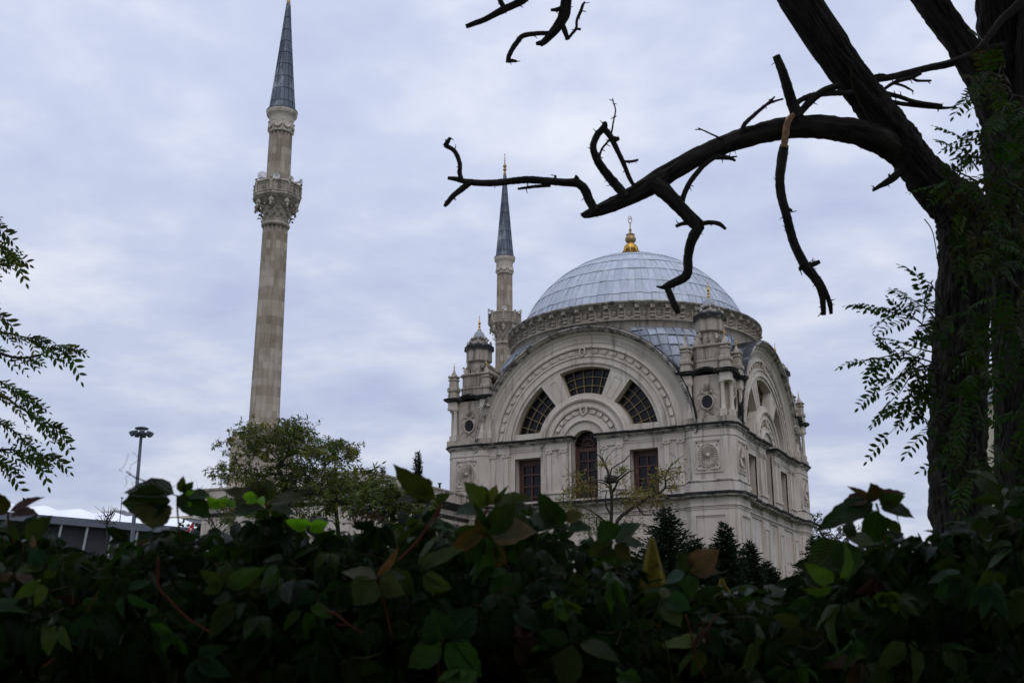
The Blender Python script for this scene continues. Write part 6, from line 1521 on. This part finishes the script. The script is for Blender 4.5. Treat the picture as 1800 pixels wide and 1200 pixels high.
sprig('broad dark leaf group below the bare autumn tree', 1.88, [(1076, 950, 1056, 915, 46, G1), (1078, 948, 1128, 917, 38, G1, 'u'), (1080, 952, 1136, 956, 32, G1, 'u'), (1072, 954, 1034, 978, 34, (.034, .040, .012)), (1080, 956, 1110, 985, 30, (.05, .04, .014)), (1074, 958, 1060, 995, 28, G2)], [(1076, 950), (1072, 975), (1064, 1010)])
sprig('dull green and pinkish folded leaf before the spiky conifer', 1.83, [(1215, 1006, 1262, 966, 50, (.045, .04, .016), 'l', -.02, PINK), (1208, 1004, 1198, 968, 34, G1), (1218, 1008, 1266, 1002, 34, (.035, .03, .01), 'u'), (1205, 1008, 1165, 1020, 34, (.018, .055, .03), 'u'), (1210, 1010, 1215, 1050, 34, G2)], [(1212, 1008), (1200, 1030)])
sprig('tall dark leaf group right of the mosque with a red tipped crown', 1.90, [(1535, 884, 1436, 926, 44, G1, 'u', -.05), (1530, 878, 1478, 884, 34, (.05, .03, .02), 'u'), (1538, 878, 1488, 853, 12, (.11, .05, .03)), (1540, 880, 1532, 850, 34, (.03, .02, .012)), (1544, 880, 1592, 864, 34, (.05, .018, .016), 'u'), (1546, 886, 1590, 872, 28, (.03, .05, .012)), (1548, 892, 1608, 905, 40, G1, 'u'), (1536, 896, 1490, 908, 36, G1, 'u'), (1540, 896, 1530, 960, 50, G1)],
      [(1540, 884), (1552, 930), (1560, 1010)])
sprig(None, 1.82, [(1480, 952, 1420, 1010, 62, (.020, .044, .010), 'l'), (1486, 950, 1490, 1020, 52, (.024, .05, .012)), (1492, 948, 1540, 955, 44, (.030, .05, .012), 'u'), (1488, 944, 1500, 915, 26, G1)], [(1486, 950), (1500, 990)])
sprig('dark red leaf group at the far left of the hedge top', 1.84, [(12, 902, -18, 862, 32, (.035, .032, .012)), (16, 900, 76, 868, 22, (.065, .018, .022), 'u'), (18, 906, 66, 900, 32, (.075, .03, .028), 'u'), (10, 904, -30, 900, 30, (.06, .02, .018), 'u'), (46, 950, 90, 905, 36, (.035, .062, .016)), (30, 948, 20, 918, 22, G2)], [(14, 900), (16, 930), (26, 955)])
sprig(None, 1.78, [(76, 996, 26, 1004, 26, (.045, .065, .014), 'u'), (78, 992, 50, 965, 34, (.014, .045, .025)), (84, 996, 110, 978, 30, G1), (84, 1000, 94, 1016, 24, (.045, .08, .012)), (60, 962, 56, 940, 12, (.18, .11, .06))])
sprig('pair of yellow green leaves coloured as if lit on the left part of the hedge', 1.76, [(392, 1028, 350, 1002, 24, (.055, .085, .014)), (392, 1030, 356, 1040, 22, (.05, .08, .014)), (398, 1030, 464, 998, 34, (.045, .085, .016), 'c'), (398, 1028, 470, 1024, 26, (.05, .075, .014)), (400, 1026, 398, 985, 24, G2), (420, 1020, 450, 1050, 16, (.06, .075, .014))])
sprig('dull bronze green leaf group low in the middle of the hedge', 1.72, [(662, 1016, 600, 1002, 34, (.075, .07, .03), 'u'), (660, 1018, 622, 1062, 56, (.06, .075, .028)), (668, 1018, 716, 1010, 28, G2, 'u'), (668, 1020, 712, 1044, 40, (.06, .07, .025)), (664, 1012, 702, 962, 18, (.12, .06, .05), 'r')], [(664, 1016), (672, 1050), (690, 1120)])
sprig('large green leaf pair near the bottom centre', 1.66, [(776, 1128, 716, 1174, 48, (.040, .090, .018)), (784, 1130, 848, 1190, 56, (.032, .085, .016)), (778, 1124, 760, 1070, 60, (.014, .04, .018)), (786, 1122, 838, 1068, 60, (.012, .036, .016)), (772, 1126, 730, 1108, 26, G1)], [(780, 1126), (770, 1160), (775, 1220)])
sprig(None, 1.70, [(942, 1118, 918, 1142, 36, (.05, .085, .018)), (944, 1116, 966, 1142, 30, (.026, .08, .02)), (940, 1110, 895, 1112, 30, (.11, .03, .022), 'u'), (948, 1110, 990, 1088, 26, G1)])
sprig('pale mottled leaf with a hole shaped dark stain at the bottom', 1.64, [(1006, 1132, 992, 1220, 50, (.034, .046, .018)), (1020, 1130, 1090, 1160, 36, (.034, .046, .016), 'u'), (1000, 1128, 950, 1108, 30, G1)])
sprig('big green leaf at the bottom left of centre', 1.62, [(790, 1120, 845, 1192, 4, G1), (1168, 1056, 1196, 1100, 40, (.055, .085, .03)), (1166, 1052, 1170, 1030, 22, PALE), (1172, 1050, 1214, 1070, 36, (.018, .06, .02))])
for k in range(46):                                    # scattered autumn leaves, and greens coloured brighter as if lit, over the face
    px, py = rh.uniform(20, 1780), rh.uniform(985, 1190); D = rh.uniform(1.62, 1.76)
    if top_at(px) > py-30: continue
    c = rh.choice([(.04, .11, .018), (.05, .12, .018), (.026, .08, .034), (.08, .125, .02), (.07, .11, .026)]+([AUT[rh.randrange(6)]] if rh.random() < .6 else []))
    m = MB(); palmate(m, None, at(px, py, D), RT*rh.uniform(-1, 1)-UP*rh.uniform(-.3, 1)-FW*rh.uniform(-.3, .5), (-FW*rh.uniform(.3, 1)+UP*rh.uniform(.2, 1)+RT*rh.uniform(-.6, .6)).normalized(), rh.uniform(.040, .066), tv(c), rh.choice((3, 4, 5)), rh.uniform(90, 150)); m.build('leaf_spray', M['creeper'], hedge, toH)
for pts, mt, r in (([(278, 980), (277, 1010), (279, 1033), (296, 1052), (318, 1075), (338, 1092), (372, 1112)], 'stem_red', 0.00161), ([(575, 1073), (592, 1080), (614, 1098), (640, 1112)], 'stem_red', 0.00124), ([(590, 1096), (612, 1099)], 'stem_red', 0.00099), ([(1205, 1080), (1215, 1115), (1222, 1150), (1240, 1190)], 'stem_red', 0.00124), ([(1117, 1082), (1128, 1115), (1140, 1160)], 'stem_green', 0.00124),
                   ([(1238, 1112), (1250, 1095), (1262, 1078)], 'stem_red', 0.00112), ([(155, 1072), (166, 1052), (172, 1040)], 'stem_red', 0.00112), ([(96, 1156), (75, 1172)], 'stem_red', 0.00112), ([(1165, 1120), (1176, 1160), (1184, 1215)], 'stem_green', 0.00136), ([(700, 985), (735, 950), (760, 912), (776, 886)], 'stem_red', 0.00161), ([(1450, 1125), (1430, 1140), (1400, 1134)], 'stem_green', 0.00124)):
    m = MB(); m.tube([at(x, y, 1.66) for x, y in pts], [r*(1.2-.4*i/(len(pts)-1)) for i in range(len(pts))], 7, .05, 1, step=.008); m.build('vine_stem', M[mt], hedge, toH)
bc = MB(); bs = MB()                                   # dark berries on red stalks
c0 = at(628, 930, 1.95)
for x, y in ((620, 894), (640, 893), (617, 906), (612, 912), (672, 892), (664, 904), (630, 915), (650, 900), (604, 920), (680, 906)):
    p = at(x, y, 1.95+rh.uniform(-.03, .03)); bc.ball(p, .0026, 8); bs.tube([c0, c0.lerp(p, .5)+Vector((0, 0, .006)), p], [.0016, .0013, .001], 5)
o = bc.build('berries', M['berry'], hedge, toH); o['kind'] = 'stuff'; bs.build('berry_stalks', M['stem_red'], o, toH)
td = MB()                                              # thin tendrils at the left
for k in range(7):
    a = at(rh.uniform(215, 300), rh.uniform(815, 865), 1.88); P = [a]
    for q in range(4): P.append(P[-1]+RT*rh.uniform(-.012, .012)+UP*rh.uniform(-.012, .014)+FW*rh.uniform(-.01, .01))
    td.tube(P, [.00035]*5, 4, step=.004, cap=False)
td.build('tendrils', M['stem_green'], hedge, toH)

# ------------------------------------------------------------------ unseen tree and hedge added behind the viewpoint to shade the foreground
sh = thing('added_shade_tree', 'large dense unseen tree added behind the viewpoint to shade the foreground', 'tree'); sp0 = CAM-FLAT*4.5; sh.location = (sp0.x, sp0.y, 0); toP = lambda p: (p[0]-sp0.x, p[1]-sp0.y, p[2])
m = MB(); m.tube([(sp0.x, sp0.y, -.1), (sp0.x, sp0.y, 1.0), tuple(sp0-RT*.2+Vector((0, 0, 3.2))), tuple(sp0+RT*.2+Vector((0, 0, 6.5))), tuple(sp0+Vector((0, 0, 10)))], [.55, .42, .36, .28, .1], 24, .08, 5, step=.3); t_ = m.build('trunk', M['bark'], sh, toP)
rs = random.Random(88); lv = MB(); bm = MB()
for k in range(2600):
    a, e_ = rs.uniform(0, 2*PI), rs.uniform(-1, 1); q = rs.uniform(.55, 1)**.5; ce = math.sqrt(1-e_*e_)
    p = sp0+FLAT*1.0+RT*(11.5*q*ce*math.cos(a))+FLAT*(6.4*q*ce*math.sin(a))+Vector((0, 0, 10.0+4.4*q*e_))
    v = p-CAM; fd = v.dot(FLAT)
    if fd > 0 and v.z < fd*1.02+1.2: continue
    for _ in range(3):
        d = vjit(rs, 1); d.z -= .5; diamond(lv, p+vjit(rs, .3), d, (Vector((0, 0, 1))+vjit(rs, .6)).normalized(), rs.uniform(.45, .8), rs.uniform(.35, .6), lt(rs, (.03, .05, .014)), .15)
    if k % 90 == 0: bm.tube([sp0+Vector((0, 0, rs.uniform(4, 7))), (sp0+Vector((0, 0, 6.5))).lerp(p, .5)+Vector((0, 0, .5)), p], [.10, .06, .02], 6)
lv.build('crown', M['leaf_far'], sh, toP); bm.build('branches', M['bark'], t_, toP)
yw = thing('added_shade_hedge', 'tall dark unseen hedge added behind the viewpoint to shade the foreground', 'hedge', (CAM.x-FLAT.x*4, CAM.y-FLAT.y*4, 0)); yo = yw.location.copy(); lv = MB()  # leaf screen added out of view to block low light from behind
for k in range(3600):
    s_ = rs.uniform(-12, 12); p = CAM+RT*s_-FLAT*(3.6+rs.uniform(0, 1.0)-.035*s_*s_)+Vector((0, 0, rs.uniform(-1.6, 2.0)))
    if (p-CAM).dot(FLAT) > 1.0: continue
    d = vjit(rs, 1); diamond(lv, p, d, (FLAT+vjit(rs, .7)).normalized(), rs.uniform(.45, .8), rs.uniform(.3, .5), lt(rs, (.012, .024, .010)), .1)
lv.build('foliage', M['leaf_far'], yw, lambda p: (p[0]-yo.x, p[1]-yo.y, p[2]))
